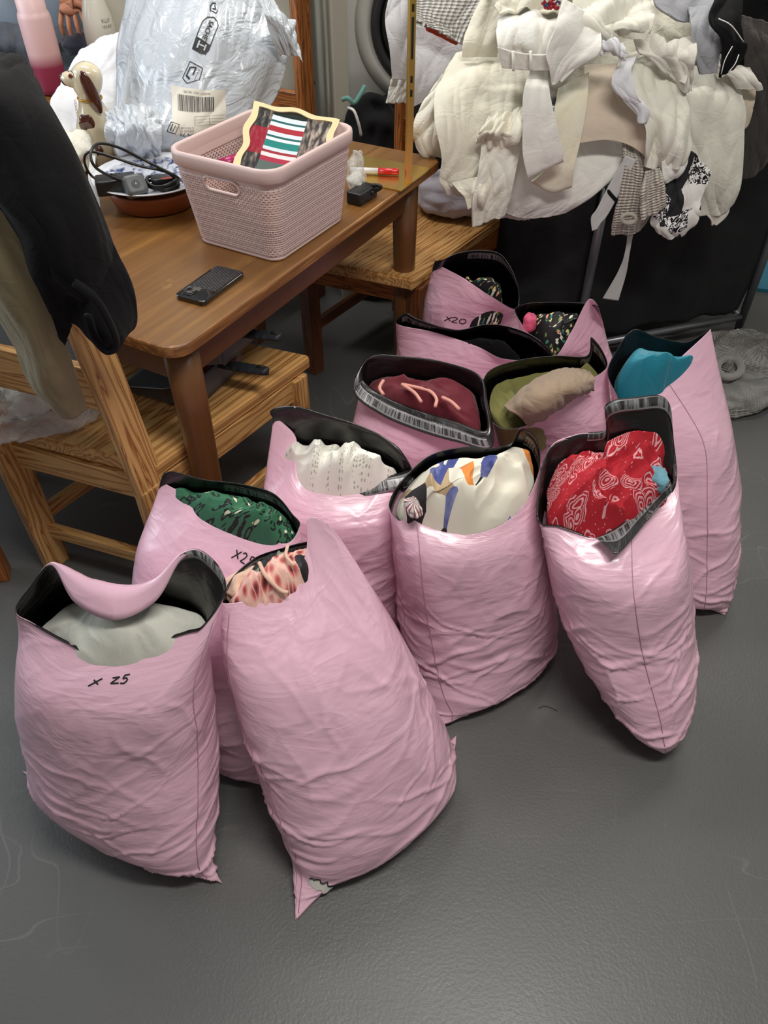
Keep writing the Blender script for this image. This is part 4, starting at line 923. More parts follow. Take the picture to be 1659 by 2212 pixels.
o = link_mesh('wall', P, F, [M['basket_wall'], M['basket']], basket, uv=np.stack([U, V], -1), fm=fm); solid(o, .0012, -1.0)
Bp = [];
for (dx, z) in ((-.002, BZ0), (.0005, BZ0), (.0015, BZ0+.003), (.001, BZ0+.008), (-.002, BZ0+.009), (-.004, BZ0+.004)):
    Bp.append(bw(rrect(.136+dx, .112+dx, .028, 200), z))
Bp = np.array(Bp); link_mesh('base', Bp, grid_faces(6, 200, True)+[tuple(range(200))[::-1], tuple(1000+q for q in range(200))], M['basket'], basket)
Rp = []
for (dx, z) in ((-.001, BZ1-.026), (.004, BZ1-.028), (.006, BZ1-.026), (.0072, BZ1-.006), (.006, BZ1), (.002, BZ1+.0025), (-.002, BZ1+.001), (-.004, BZ1-.003), (-.003, BZ1-.024)):
    Rp.append(bw(rrect(.160+dx, .136+dx, .040+max(dx, 0), 240), z))
Rp = np.array(Rp); link_mesh('rim', Rp, grid_faces(9, 240, True), M['basket'], basket)
for sgn in (-1, 1):
    pts = []
    for (y, z) in rrect(.046, .014, .0135, 40): 
        zc = BZ1-.052+z; f = (zc-BZ0-.006)/H_; pts.append((*(bc+bu*sgn*(.136+.024*f+.0012)+bv*y), zc))
    tube('handle', pts, .0034, M['basket'], basket, closed=True, sub=1, seg=8)


# card with a wavy cream frame leaning in the basket
def plane3(a, b, c):
    a, b, c = (np.asarray(q, float) for q in (a, b, c)); return lambda x, y, o=0.0: a+(b-a)*np.asarray(x)[..., None]+(c-a)*np.asarray(y)[..., None]+o*np.cross((b-a), (c-a))/np.linalg.norm(np.cross(b-a, c-a))
fTL = at(549, 222, Y=1.84); fTR = at(733, 262, Y=1.85); fBL = at(500, 372, Y=1.70); 
fn = plane3(fBL, fBL+(fTR-fTL), fTL)
pic = thing('wavy_frame', fn(.5, .5), 'cream wavy-edged framed picture of striped cloth, leaning in the basket', 'picture frame')
def wavy(ins, n=90):
    t = np.linspace(0, 1, n, endpoint=False); out = []
    wv = lambda q, k, ph: .028*np.sin(q*math.pi*k+ph)
    for side in range(4):
        q = t; i_ = ins
        if side == 0: x, y = i_+q*(1-2*i_), 0*q+i_*.8+wv(q, 4, 0)*np.sin(q*math.pi)
        if side == 1: y, x = i_*.8+q*(1-1.6*i_), 1-i_+0*q+wv(q, 4, 1)*np.sin(q*math.pi)
        if side == 2: x, y = 1-i_-q*(1-2*i_), 1-i_*.8+0*q+wv(q, 3.6, 2)*np.sin(q*math.pi)
        if side == 3: y, x = 1-i_*.8-q*(1-1.6*i_), i_+0*q+wv(q, 4, 0)*np.sin(q*math.pi)
        out += list(zip(x, y))
    return np.array(out)
oW, iW = wavy(0), wavy(.075); n_ = len(oW); T_ = .007
L4 = [fn(oW[:, 0], oW[:, 1], 0), fn(oW[:, 0], oW[:, 1], T_), fn(iW[:, 0], iW[:, 1], T_), fn(iW[:, 0], iW[:, 1], 0)]
if np.cross(fBL-fBL+(fTR-fTL), fTL-fBL)[1] > 0: pass
link_mesh('frame', np.array(L4+[L4[0]]), grid_faces(5, n_, True), M['frame_cream'], pic, smooth=False)
g = np.linspace(0, 1, 20); X_, Y_ = np.meshgrid(g*.90+.05, g*.92+.04)
o = link_mesh('picture', fn(X_, Y_, .003), grid_faces(20, 20), M['photo'], pic, uv=np.stack([(X_-.05)/.9, (Y_-.04)/.92], -1)); solid(o, .002, 0)
a, b = at(470, 360, z=.86), at(515, 345, z=.87)
bt = thing('pink_tube', a, 'magenta plastic tube lying inside the pink basket', 'tube')
tube('tube_body', [a, b], .014, M['hotpink'], bt, seg=20, sub=1); tube('cap', [a+(a-b)*.02, a-(b-a)*.28], .0148, M['hotpink'], bt, seg=20, sub=1)
o = blob('crumpled_bag', (*(bc+bu*.03-bv*.0), TZ+.055), (.10, .08, .045), M['blush'], 'crumpled pale cloth in the bottom of the pink basket', 'cloth', seed=61, n=60, rz=bang)

# ------------------------------------------------------------------ phone
pa, pb, pc = at(372, 640, z=TZ+.012), at(458, 668, z=TZ+.012), at(505, 563, z=TZ+.012)
pl = np.array(at(415, 655, z=TZ+.01)); ph_ = thing('phone', (0, 0, 0), 'black mobile phone in a dotted case, face down on the table edge', 'phone')
pcn = at(455, 615, z=TZ+.006); pdir = at(512, 574, z=TZ)-at(400, 655, z=TZ); pdir = Vector((*(pdir/np.linalg.norm(pdir))[:2], 0)); ph_.location = (pcn[0], pcn[1], TZ)
def rbox(name, hx, hy, z0, z1, r, m, parent, c, d, bev=.002, nseg=160):
    d = np.array((d[0], d[1])); d = d/np.linalg.norm(d); e = np.array((-d[1], d[0])); R_ = []
    for (i_, z) in ((bev, z0), (bev*.3, z0+bev*.3), (0, z0+bev), (0, z1-bev), (bev*.3, z1-bev*.3), (bev, z1)):
        l = rrect(hx-i_, hy-i_, max(r-i_, .0005), nseg); R_.append(np.column_stack([c[0]+l[:, 0]*d[0]+l[:, 1]*e[0], c[1]+l[:, 0]*d[1]+l[:, 1]*e[1], np.full(nseg, z)]))
    return link_mesh(name, np.array(R_), grid_faces(6, nseg, True)+[tuple(range(nseg))[::-1], tuple(5*nseg+q for q in range(nseg))], m, parent)
rbox('case', .074, .037, TZ+.0005, TZ+.0105, .011, M['phone_glass'], ph_, pcn, pdir)
pd2 = np.array(pdir[:2]); pe = np.array((-pd2[1], pd2[0])); 
dots_v = []; dots_f = []
gx, gy = np.meshgrid(np.linspace(-.028, .070, 200), np.linspace(-.033, .033, 136))
k = .0072; xx = np.mod(gx/k+.5*(np.floor(gy/(k*.86)) % 2), 1)-.5; yy = np.mod(gy/(k*.86), 1)-.5
hz = .0012*np.clip(1-(np.sqrt(xx**2+yy**2)/.42)**4, 0, 1)
edg = np.minimum(np.minimum(gx+.028, .070-gx), np.minimum(gy+.033, .033-gy)); hz = np.where(edg < .002, -.0006, hz)
Pg = np.stack([pcn[0]+gx*pd2[0]+gy*pe[0], pcn[1]+gx*pd2[1]+gy*pe[1], TZ+.0108+hz], -1)
link_mesh('dotted_back', Pg, grid_faces(136, 200), M['phone_tex'], ph_)
cc = pcn[:2]-pd2*.052
rbox('camera_bump', .013, .013, TZ+.010, TZ+.0122, .005, M['phone_glass'], ph_, np.array((*(cc+pe*.013), 0)), pdir, .0006, 60)

# ------------------------------------------------------------------ brass stand
q = [at(872, 413, z=TZ+.004), at(925, 362, z=TZ+.004), at(800, 338, z=TZ+.004)]
qc = (q[0]+q[1])/2; qd = q[2]-q[1]; qd = qd/np.linalg.norm(qd)
pole_b = at(882, 393, z=TZ+.004)
bs = thing('brass_stand', (pole_b[0], pole_b[1], TZ), 'polished brass display stand with slotted upright on the table corner', 'stand')
e = q[1]-q[0]; le = np.linalg.norm(e); e = e/le; cpl = (q[0]+q[1])/2+qd*.12
beam('base_plate', q[0]*.5+q[1]*.5-np.array((0, 0, .002)), q[0]*.5+q[1]*.5+qd*.235-np.array((0, 0, .002)), le, .004, M['brass'], bs, bev=.0006)
beam('upright', pole_b, pole_b+np.array((0, 0, .62)), .016, .016, M['brass'], bs, up=(1, .3, 0), bev=.0008)
Mf = frame(pole_b, (0, 0, 1), (1, .3, 0)); ydir = np.array(Mf.col[1][:3]); zdir = np.array(Mf.col[2][:3])
sgnf = ydir if ydir[1] < 0 else -ydir
for zz_ in (.205, .235, .285, .30, .38, .46, .54):
    p = pole_b+np.array((0, 0, zz_))+sgnf*.0078; beam('slot', p, p+np.array((0, 0, .015 if zz_ != .30 else .07)), .0012, .006, M['slot'], bs, up=tuple(zdir), bev=0)

# ------------------------------------------------------------------ pen, plastic sachet, adapter
a, b = at(862, 371, z=TZ+.014), at(770, 368, z=TZ+.014)
mk_ = thing('marker_pen', a, 'red and white marker pen lying on the brass base', 'marker pen')
d = (b-a)/np.linalg.norm(b-a); tube('cap', [a, a+d*.003, a+d*.055], [.0065, .0085, .0088], M['red'], mk_, seg=20, sub=1); tube('barrel', [a+d*.055, a+d*.13], .0078, M['pen_white'], mk_, seg=20, sub=1)
blob('plastic_sachet', at(770, 368, z=TZ+.055), (.020, .035, .045), M['poly'], 'small clear plastic bag standing between the pink basket and the red pen', 'plastic bag', seed=8, crum=.008, cf=24, n=48)
blob('tissue', at(768, 395, z=TZ+.026), (.018, .028, .022), M['white'], 'crumpled white tissue by the corner of the pink basket', 'tissue', seed=9, crum=.005, cf=40, n=40)
ad = thing('power_adapter', at(780, 425, z=TZ), 'black power adapter with coiled lead behind the pink basket', 'adapter')
ac = at(782, 432, z=TZ); rbox('body', .040, .022, TZ+.001, TZ+.030, .006, M['blk_plastic'], ad, ac, (.5, .8), .003, 60)
p0 = at(800, 415, z=TZ+.016)
tube('lead', [p0, at(812, 412, z=TZ+.02), at(823, 405, z=TZ+.03), at(815, 400, z=TZ+.035), at(795, 402, z=TZ+.025), at(785, 408, z=TZ+.02)], .0045, M['cord'], ad, seg=10)
tube('strain_relief', [at(800, 418, z=TZ+.016), at(808, 414, z=TZ+.018)], .007, M['cord'], ad, seg=12, sub=1)

# ------------------------------------------------------------------ terracotta dish, willow plate, chargers
dish_c = at(325, 420, z=TZ)[:2]+np.array((0, .05)); dish_c = at(322, 470, z=TZ)[:2]+np.array((0, .09))
lathe('terracotta_dish', [(.085, 0), (.098, .004), (.112, .040), (.113, .048), (.107, .048), (.095, .010), (.0, .008)], M['terracotta'], (*dish_c, TZ+.001), seg=72)
tag(bpy.context.scene.objects[-1] if False else C.objects[-1], 'round terracotta dish under the blue and white plate', 'dish')
pz = TZ+.050
lathe('willow_plate', [(.07, 0), (.075, .0), (.11, .010), (.140, .020), (.143, .0225), (.140, .0235), (.110, .015), (.078, .006), (.0, .005)], M['china'], (*dish_c, pz), seg=96)
tag(C.objects[-1], 'blue and white patterned plate holding chargers, on the terracotta dish', 'plate')
pt = pz+.012
pb_ = at(250, 395, z=pt+.02); rb = thing('power_brick', (pb_[0], pb_[1], pt), 'black power brick on the left of the blue plate', 'charger')
rbox('body', .045, .026, pt, pt+.034, .006, M['blk_plastic'], rb, pb_, (.9, .25), .003, 60)
pg = at(292, 402, z=pt+.022); pl_ = thing('mains_plug', (pg[0], pg[1], pt), 'grey three-pin mains plug with looping black cable on the blue plate', 'plug')
R1 = frame(pg, (.35, -.55, .55)); R1.translation = Vector(tuple(pg))
bm = bmesh.new(); ring_ = []
sec = rrect(.025, .023, .009, 40)
for (zq, sc_) in ((-.014, .96), (-.012, 1.0), (.010, 1.0), (.014, .93), (.0145, .6)):
    ring_.append([bm.verts.new((zq, x*sc_, y*sc_)) for x, y in sec])
for i in range(4):
    for j in range(40): bm.faces.new((ring_[i][j], ring_[i][(j+1) % 40], ring_[i+1][(j+1) % 40], ring_[i+1][j]))
bm.faces.new(ring_[0][::-1]); bm.faces.new(ring_[-1])
obj_bm('plug_body', bm, M['grey_plug'], pl_, R1, smooth=True)
bm = bmesh.new(); bmesh.ops.create_cone(bm, cap_ends=True, segments=32, radius1=.0095, radius2=.009, depth=.0015); bm.transform(Matrix.Rotation(math.radians(90), 4, 'Y')); bm.transform(Matrix.Translation((.0152, 0, 0)))
obj_bm('logo_disc', bm, plastic('dark_grey_disc', '3A3B3D', .5), pl_, R1)
bm = bmesh.new(); vs_ = [bm.verts.new((.0163, .0022*math.cos(a), .0025*math.sin(a))) for a in (math.pi/2, math.pi*7/6, math.pi*11/6)]; bm.faces.new(vs_); obj_bm('logo_triangle', bm, M['paper'], pl_, R1)
for y_, z_ in ((.0, .012), (-.011, -.010), (.011, -.010)):
    bm = bmesh.new(); bmesh.ops.create_cube(bm, size=1)
    for v in bm.verts: v.co = Vector((-.024+v.co.x*.02, y_+v.co.y*.004, z_+v.co.z*.006))
    obj_bm('pin', bm, M['gold_paint'], pl_, R1)
s0 = at(262, 385, z=pt+.03)
for k_ in range(5):
    p = at(262-6*k_, 384-3*k_, z=pt+.03+.001*k_); 
tube('cable', [at(266, 392, z=pt+.028), at(240, 382, z=pt+.05), at(205, 360, z=pt+.10), at(196, 330, z=pt+.125), at(215, 310, z=pt+.13), at(260, 320, z=pt+.11), at(320, 350, z=pt+.075), at(375, 378, z=pt+.05), at(395, 392, z=pt+.02)], .0032, M['cord'], pl_, seg=10, sub=8)
tube('cable', [at(232, 400, z=pt+.02), at(196, 378, z=pt+.04), at(182, 345, z=pt+.08), at(196, 328, z=pt+.10), at(245, 340, z=pt+.09), at(300, 358, z=pt+.07), at(360, 372, z=pt+.05), at(385, 395, z=pt+.015)], .003, M['cord'], pl_, seg=10, sub=8)
for k_ in range(5):
    p = at(268-7*k_, 390-2.5*k_, z=pt+.024+.002*k_); d_ = Vector((-.7, .3, .35)); tube('strain_ridge', [p, p+np.array(d_)*.004], .0065-.0003*k_, M['cord'], pl_, seg=14, sub=1)
cbk = thing('coiled_charger', at(350, 392, z=pt), 'black coiled charger with a red label on the right of the blue plate', 'charger')
c_ = at(352, 395, z=pt+.018); 
for k_ in range(3): tube('coil', [c_+np.array((.036*math.cos(a), .030*math.sin(a), .004*math.sin(2*a+k_)+.006*k_-.006)) for a in np.linspace(0, 2*math.pi, 14, endpoint=False)], .0036, M['cord'], cbk, closed=True, seg=8, sub=3)
rbox('charger_body', .028, .018, pt+.004, pt+.030, .005, M['blk_plastic'], cbk, c_+np.array((.0, .01, 0)), (.9, .3), .003, 50)
rbox('red_label', .012, .006, pt+.0300, pt+.0306, .001, plastic('dull_red_label', '8E2F25', .5), cbk, c_+np.array((.012, -.004, 0)), (.9, .3), .0002, 30)
sheet('plastic_strip', [[(196, 335, 2.0), (206, 335, 2.0)], [(190, 380, 1.93), (206, 380, 1.93)], [(200, 425, 1.86), (214, 420, 1.86)], [(206, 452, 1.82), (216, 446, 1.82)]], M['organza'], 'strip of clear plastic hanging over the rim of the blue plate', 'plastic strip', nu=8, nv=30, fold=.002, thick=.0006, crum=.001)

# ------------------------------------------------------------------ pottery dog
DY = 2.20; db = at(205, 345, z=TZ); dY = db[1]+.0
dog = thing('pottery_dog', (db[0], dY, TZ), 'cream glazed pottery spaniel figurine with brown ears and patches', 'figurine')
def dpt(px, py, dy=0.0): return at(px, py, Y=dY+dy)
# trunk and head as one lofted body: stations of centre pixel, half width, half depth
st = [(218, 352, .052, .045), (215, 325, .056, .050), (206, 290, .046, .046), (203, 262, .040, .044), (200, 238, .034, .038), (194, 218, .030, .032), (192, 205, .030, .032), (190, 190, .038, .036), (187, 170, .043, .037), (184, 152, .038, .034), (181, 139, .023, .024), (180, 133, .006, .008)]
st = np.array([(x, y, a*1.0, b) for x, y, a, b in st]); st = crv(st, 70); R_ = []
for x, y, a, b in st:
    c = at(x, y, Y=dY); KW = np.interp(y, [150, 215, 240], [.95, .95, 1.15]); t_ = np.linspace(0, 2*math.pi, 48, endpoint=False); R_.append(c+np.column_stack([np.cos(t_)*a*KW, np.sin(t_)*b, 0*t_]))
R_ = np.array(R_); R_[0, :, 2] = TZ+.001; link_mesh('body', R_, grid_faces(70, 48, True)+[tuple(range(48))[::-1], tuple(69*48+q for q in range(48))], M['glaze'], dog)
def ell(name, c, rad, m, parent, rot=None, n=28):
    t_ = np.linspace(0, 2*math.pi, n, endpoint=False); ph = np.linspace(.03, math.pi-.03, n//2); T, Ph = np.meshgrid(t_, ph)
    P = np.stack([np.cos(T)*np.sin(Ph)*rad[0], np.sin(T)*np.sin(Ph)*rad[1], np.cos(Ph)*rad[2]], -1)
    if rot is not None: P = P @ np.array(rot.to_3x3()).T
    return link_mesh(name, P+np.array(tuple(c)), [f[::-1] for f in grid_faces(len(ph), n, True)]+[tuple(range(n)), tuple((len(ph)-1)*n+q for q in range(n))[::-1]], m, parent)
RY = lambda d_: Matrix.Rotation(math.radians(d_), 4, 'Y')
ell('muzzle', dpt(156, 172, -.008), (.030, .021, .019), M['glaze'], dog, RY(12))
ell('nose', dpt(135, 163, -.010), (.007, .009, .006), M['dog_black'], dog)
ell('mouth', dpt(139, 176, -.012), (.006, .011, .012), M['dog_black'], dog, RY(-30))
ell('ear', dpt(197, 200, -.036), (.017, .009, .052), M['dog_brown'], dog, RY(-14)); ell('ear', dpt(197, 200, .036), (.017, .009, .052), M['dog_brown'], dog, RY(-14))
ell('eye', dpt(152, 164, -.0285), (.006, .003, .0055), M['eye_brown'], dog); ell('pupil', dpt(151, 164, -.0312), (.003, .002, .003), M['dog_black'], dog)
tube('eyebrow', [dpt(147, 155, -.027), dpt(153, 153, -.030), dpt(160, 161, -.034)], .0009, M['dog_black'], dog, seg=6)
pp = blob('brown_patch', dpt(190, 268, -.036), (.022, .009, .024), M['dog_brown'], parent=dog, amp=.12, crum=.0005, cf=60, n=40, seed=4)
blob('brown_patch', dpt(206, 325, -.047), (.022, .008, .013), M['dog_brown'], parent=dog, amp=.12, crum=.0005, cf=60, n=40, seed=6)
tube('collar', [dpt(194, 211)+np.array((.029*math.cos(a), .033*math.sin(a), -.002*math.cos(a))) for a in np.linspace(0, 2*math.pi, 16, endpoint=False)], .0032, M['gold_paint'], dog, closed=True, seg=8)
for k_ in range(5):
    c = dpt(163+1.0*k_+ .5, 219+7*k_, -.020-.003*k_); tube('chain_link', [c+np.array((.0022*math.cos(a), -.004*abs(math.cos(a)), .0042*math.sin(a))) for a in np.linspace(0, 2*math.pi, 10, endpoint=False)], .0006, M['gold_paint'], dog, closed=True, seg=5, sub=2)
ell('front_leg', dpt(196, 330, -.026), (.012, .014, .030), M['glaze'], dog); ell('front_leg', dpt(190, 333, .010), (.012, .014, .030), M['glaze'], dog)
ell('base', np.array((db[0], dY, TZ+.006)), (.055, .048, .0058), M['glaze'], dog)

# ------------------------------------------------------------------ bottles
b0 = at(128, 212, z=TZ); b0 = at(118, 200, z=TZ)
bt_ = thing('drink_bottle', b0, 'tall pink drinks bottle fading to dark red at the base', 'bottle')
lathe('bottle_body', [(.040, 0), (.049, .004), (.051, .02), (.051, .215), (.048, .228), (.044, .236), (.044, .300), (.040, .302)], M['bottle'], b0+np.array((0, 0, .001)), bt_, seg=56)
lathe('bottle_cap', [(.045, 0), (.047, .003), (.047, .055), (.042, .062), (.0, .063)], M['bottle'], b0+np.array((0, 0, .304)), bt_, seg=56)
wb = at(238, 165, z=TZ+.02); wb[2] = TZ
wt = thing('water_bottle', wb, 'glossy white water bottle standing behind the spaniel figurine', 'bottle')
lathe('bottle_body', [(.045, 0), (.052, .006), (.052, .16), (.047, .20), (.034, .245), (.029, .262), (.029, .275)], M['bottle_white'], wb+np.array((0, 0, .001)), wt, seg=56)
lathe('bottle_cap', [(.031, 0), (.033, .002), (.033, .010), (.031, .012), (.033, .014), (.033, .045), (.028, .05), (.0, .05)], M['bottle_white'], wb+np.array((0, 0, .276)), wt, seg=56)
def cyl(x, y): 
    th0 = math.radians(-60); r_ = np.interp(.17+y, [.16, .20, .245], [.052, .047, .034])+.0006; a_ = th0+x/.045
    return np.column_stack([wb[0]+r_*np.cos(a_), wb[1]+r_*np.sin(a_), wb[2]+.17+y])
text_mesh('lettering', 'KLIF', lambda x, y: cyl(x, y+.016), .016, M['print_grey'], wt); text_mesh('lettering', 'WAY', lambda x, y: cyl(x, y), .014, M['print_grey'], wt)
# white t-shirt heap between them
sheet('white_tshirt', [[(190, 100, 2.62), (225, 72, 2.62), (265, 70, 2.60), (310, 90, 2.60)], [(165, 118, 2.52), (215, 95, 2.50), (268, 92, 2.50), (315, 110, 2.50)], [(130, 190, 2.42), (190, 180, 2.40), (250, 190, 2.38), (320, 190, 2.38)], [(112, 235, 2.34), (180, 250, 2.32), (240, 260, 2.32), (320, 260, 2.32)], [(150, 300, 2.27), (190, 305, 2.27), (240, 305, 2.27), (320, 300, 2.27)]],
      M['cool_white'], 'white t-shirt bunched up on the table between the bottles and silver bag', 't-shirt', seed=21, fold=.010, ff=7, nu=70, nv=80, thick=.006)
blob('cream_cloth', at(160, 330, z=TZ+.05), (.05, .07, .048), M['ivory'], 'cream folded cloth half hidden behind the black garment on the table', 'cloth', seed=23, crum=.006, n=60, zmin=TZ+.002)

# ------------------------------------------------------------------ silver mailer
rowsM = [[(285, -90, 2.52), (380, -110, 2.44), (480, -110, 2.44), (560, -60, 2.52)],
 [(268, -10, 2.46), (370, -20, 2.34), (480, -20, 2.33), (600, 5, 2.42), ],
 [(250, 70, 2.40), (340, 60, 2.26), (470, 60, 2.24), (618, 80, 2.36)],
 [(240, 130, 2.36), (330, 130, 2.20), (460, 140, 2.18), (625, 130, 2.32)],
 [(242, 200, 2.32), (320, 205, 2.15), (440, 215, 2.12), (600, 210, 2.28)],
 [(235, 260, 2.26), (310, 265, 2.08), (420, 275, 2.07), (560, 260, 2.22)],
 [(240, 315, 2.18), (300, 325, 2.06), (400, 325, 2.06), (520, 310, 2.18)],
 [(258, 345, 2.16), (305, 358, 2.085), (380, 365, 2.08), (470, 345, 2.15)]]
sm = thing('silver_mailer', at(400, 350, z=TZ), 'crumpled silver-grey plastic mailer with printed label, standing on the table', 'mailing bag')
om, SM = sheet('mailer_front', rowsM, M['mailer'], parent=sm, nu=150, nv=160, fold=.016, ff=5, crum=.006, cf=6, seed=31, thick=.001, along=.5)
rowsB = [[(p[0]+(10 if i == 0 else -10 if i == len(r)-1 else 0), p[1], p[2]+(.02 if i in (0, len(r)-1) else .12)) for i, p in enumerate(r)] for r in rowsM]
sheet('mailer_back', rowsB, M['mailer'], parent=sm, nu=50, nv=60, fold=.008, ff=6, crum=.004, cf=9, seed=33, thick=.001)
sheet('torn_flap', [[(560, -10, 2.30), (600, 10, 2.32), (640, 50, 2.36)], [(575, 30, 2.26), (618, 50, 2.28), (648, 90, 2.32)], [(585, 80, 2.26), (625, 90, 2.27), (655, 118, 2.30)], [(605, 125, 2.28), (630, 125, 2.28), (654, 122, 2.29)]], M['mailer'], parent=sm, nu=60, nv=60, fold=.010, ff=14, crum=.006, cf=26, seed=35, thick=.001, ragged=.006)
sheet('gathered_corner', [[(222, 240, 2.12), (250, 228, 2.10), (300, 222, 2.08), (345, 235, 2.08)], [(232, 270, 2.05), (270, 262, 2.01), (310, 262, 2.00), (350, 275, 2.03)], [(240, 310, 2.03), (275, 315, 1.995), (320, 318, 1.99), (352, 320, 2.02)], [(262, 345, 2.06), (290, 352, 2.04), (325, 356, 2.04), (350, 350, 2.05)]], M['mailer'], parent=sm, nu=80, nv=70, fold=.014, ff=16, crum=.008, cf=20, seed=36, thick=.001)
# printing: pixel position -> surface parameter
PR = SM.P; Pn = SM.N
PP_ = proj(PR)
def st_of(px, py):
    d2 = (PP_[..., 0]-px)**2+(PP_[..., 1]-py)**2; j, i = np.unravel_index(np.argmin(d2), d2.shape); return np.array((i/(PR.shape[1]-1), j/(PR.shape[0]-1)))
def local(o_, x_, y_, Lx, Ly):
    """affine chart on the bag: origin pixel o_, x axis towards pixel x_ (Lx metres), y towards y_"""
    o2, x2, y2 = st_of(*o_), st_of(*x_), st_of(*y_)
    def f(x, y, off=.0012):
        s_ = o2[0]+(x2-o2)[0]*np.asarray(x)/Lx+(y2-o2)[0]*np.asarray(y)/Ly; t_ = o2[1]+(x2-o2)[1]*np.asarray(x)/Lx+(y2-o2)[1]*np.asarray(y)/Ly
        P = SM(s_, t_, off); Q = SM(s_, t_, -off)
        return np.where((np.linalg.norm(P-np.array((0, 0, CAM_H)), axis=-1) < np.linalg.norm(Q-np.array((0, 0, CAM_H)), axis=-1))[..., None], P, Q)
    return f
lab = local((372, 290), (487, 290), (368, 182), 1.0, 1.0)
gx, gy = np.meshgrid(np.linspace(0, 1, 60), np.linspace(0, 1, 60))
lb = link_mesh('address_label', lab(gx, gy, .0014), grid_faces(60, 60), M['paper'], sm, smooth=True)
rg = random.Random(4); bars = []; x = .14
while x < .83:
    wd = rg.choice((.006, .006, .012, .018)); bars.append((x, .60, x+wd, .88)); x += wd+rg.choice((.006, .009, .014))
quads_on('barcode', bars, lambda x, y: lab(x, y, .0024), M['print'], sm, 4)
tb = [line_rect((.48, .50), (.98, .50), .006), line_rect((.48, .42), (.98, .42), .006), line_rect((.48, .34), (.98, .34), .006), line_rect((.48, .26), (.98, .26), .006), line_rect((.48, .26), (.48, .50), .006), line_rect((.75, .26), (.75, .50), .006)]
quads_on('label_table', tb, lambda x, y: lab(x, y, .0024), M['print_grey'], sm, 6)
rot = lambda fnc, cx, cy: (lambda x, y: fnc(cx-x, cy-y))       # lettering upside down, as the bag stands
text_mesh('lettering', 'DROP 77', rot(lambda x, y: lab(x, y, .0024), .47, .13), .075, M['print_grey'], sm)
text_mesh('lettering', 'C ROUND 0620', rot(lambda x, y: lab(x, y, .0024), .47, .21), .062, M['print_grey'], sm)
text_mesh('lettering', 'AN 70', rot(lambda x, y: lab(x, y, .0024), .50, .045), .12, M['print'], sm)
text_mesh('lettering', '4668001 A031 081290', rot(lambda x, y: lab(x, y, .0024), .78, .955), .055, M['print_grey'], sm)
# rounded sachet mark, running down the bag
sa = local((417, 105), (437, 115), (447, 28), 1.0, 3.6)
def out(pts, wd): return [line_rect(pts[i], pts[i+1], wd) for i in range(len(pts)-1)]
rr_ = [(0, 0), (0, 2.7), (.25, 3.2), (.8, 3.5), (1.25, 3.3), (1.5, 2.9), (1.5, .35), (1.3, -.0), (.9, -.15), (0, 0)]
quads_on('mark_outline', out(rr_, .10), lambda x, y: sa(x, y, .0015), M['print'], sm, 3)
quads_on('mark_block', [([(0, 0), (1.4, -.1), (1.5, .9), (0, 1.2)],)], lambda x, y: sa(x, y, .0015), M['print'], sm, 12)
quads_on('mark_icon', [(.35, .2, .50, .9), (1.0, .2, 1.15, .8), (.35, .5, 1.1, .62)], lambda x, y: sa(x, y, .0026), M['mailer'], sm, 3)
text_mesh('lettering', 'SACHET', lambda x, y: sa(.55+y, 3.05-x, .0022), .62, M['print'], sm, bold=.012)
pb2 = local((395, 170), (425, 178), (408, 130), 1.0, 1.2)
hx_ = [(0, 0), (.1, 1.15), (1.0, .9), (1.1, .15), (.45, -.25), (0, 0)]
quads_on('recycling_mark', out(hx_, .05)+out([(.2, .15), (.25, .8), (.62, .85), (.6, .35)], .09)+out([(.25, .2), (.5, .05)], .12), lambda x, y: pb2(x, y, .0016), M['print'], sm, 3)
text_mesh('lettering', 'At Amantha', lambda x, y: pb2(.80+y*.8, .80-x, .0018), .15, M['print'], sm)
sw = local((452, 28), (468, 30), (455, 4), 1.0, 1.5)
quads_on('swirl_mark', out([(.1, .2), (.0, .8), (.3, 1.3), (.8, 1.3)], .16)+out([(.2, .3), (.9, .1), (1.1, .6)], .10)+out([(.3, .6), (.8, .6), (.6, 1.1)], .14), lambda x, y: sw(x, y, .0016), M['print'], sm, 3)
bx_ = local((360, 284), (378, 290), (368, 262), 1.0, 1.2)
quads_on('small_boxed_mark', out([(0, 0), (.1, 1.1), (1, 1.2), (.95, .05), (0, 0)], .07)+out([(.3, .2), (.35, .95)], .12)+out([(.6, .2), (.65, .95)], .08), lambda x, y: bx_(x, y, .0016), M['print'], sm, 3)

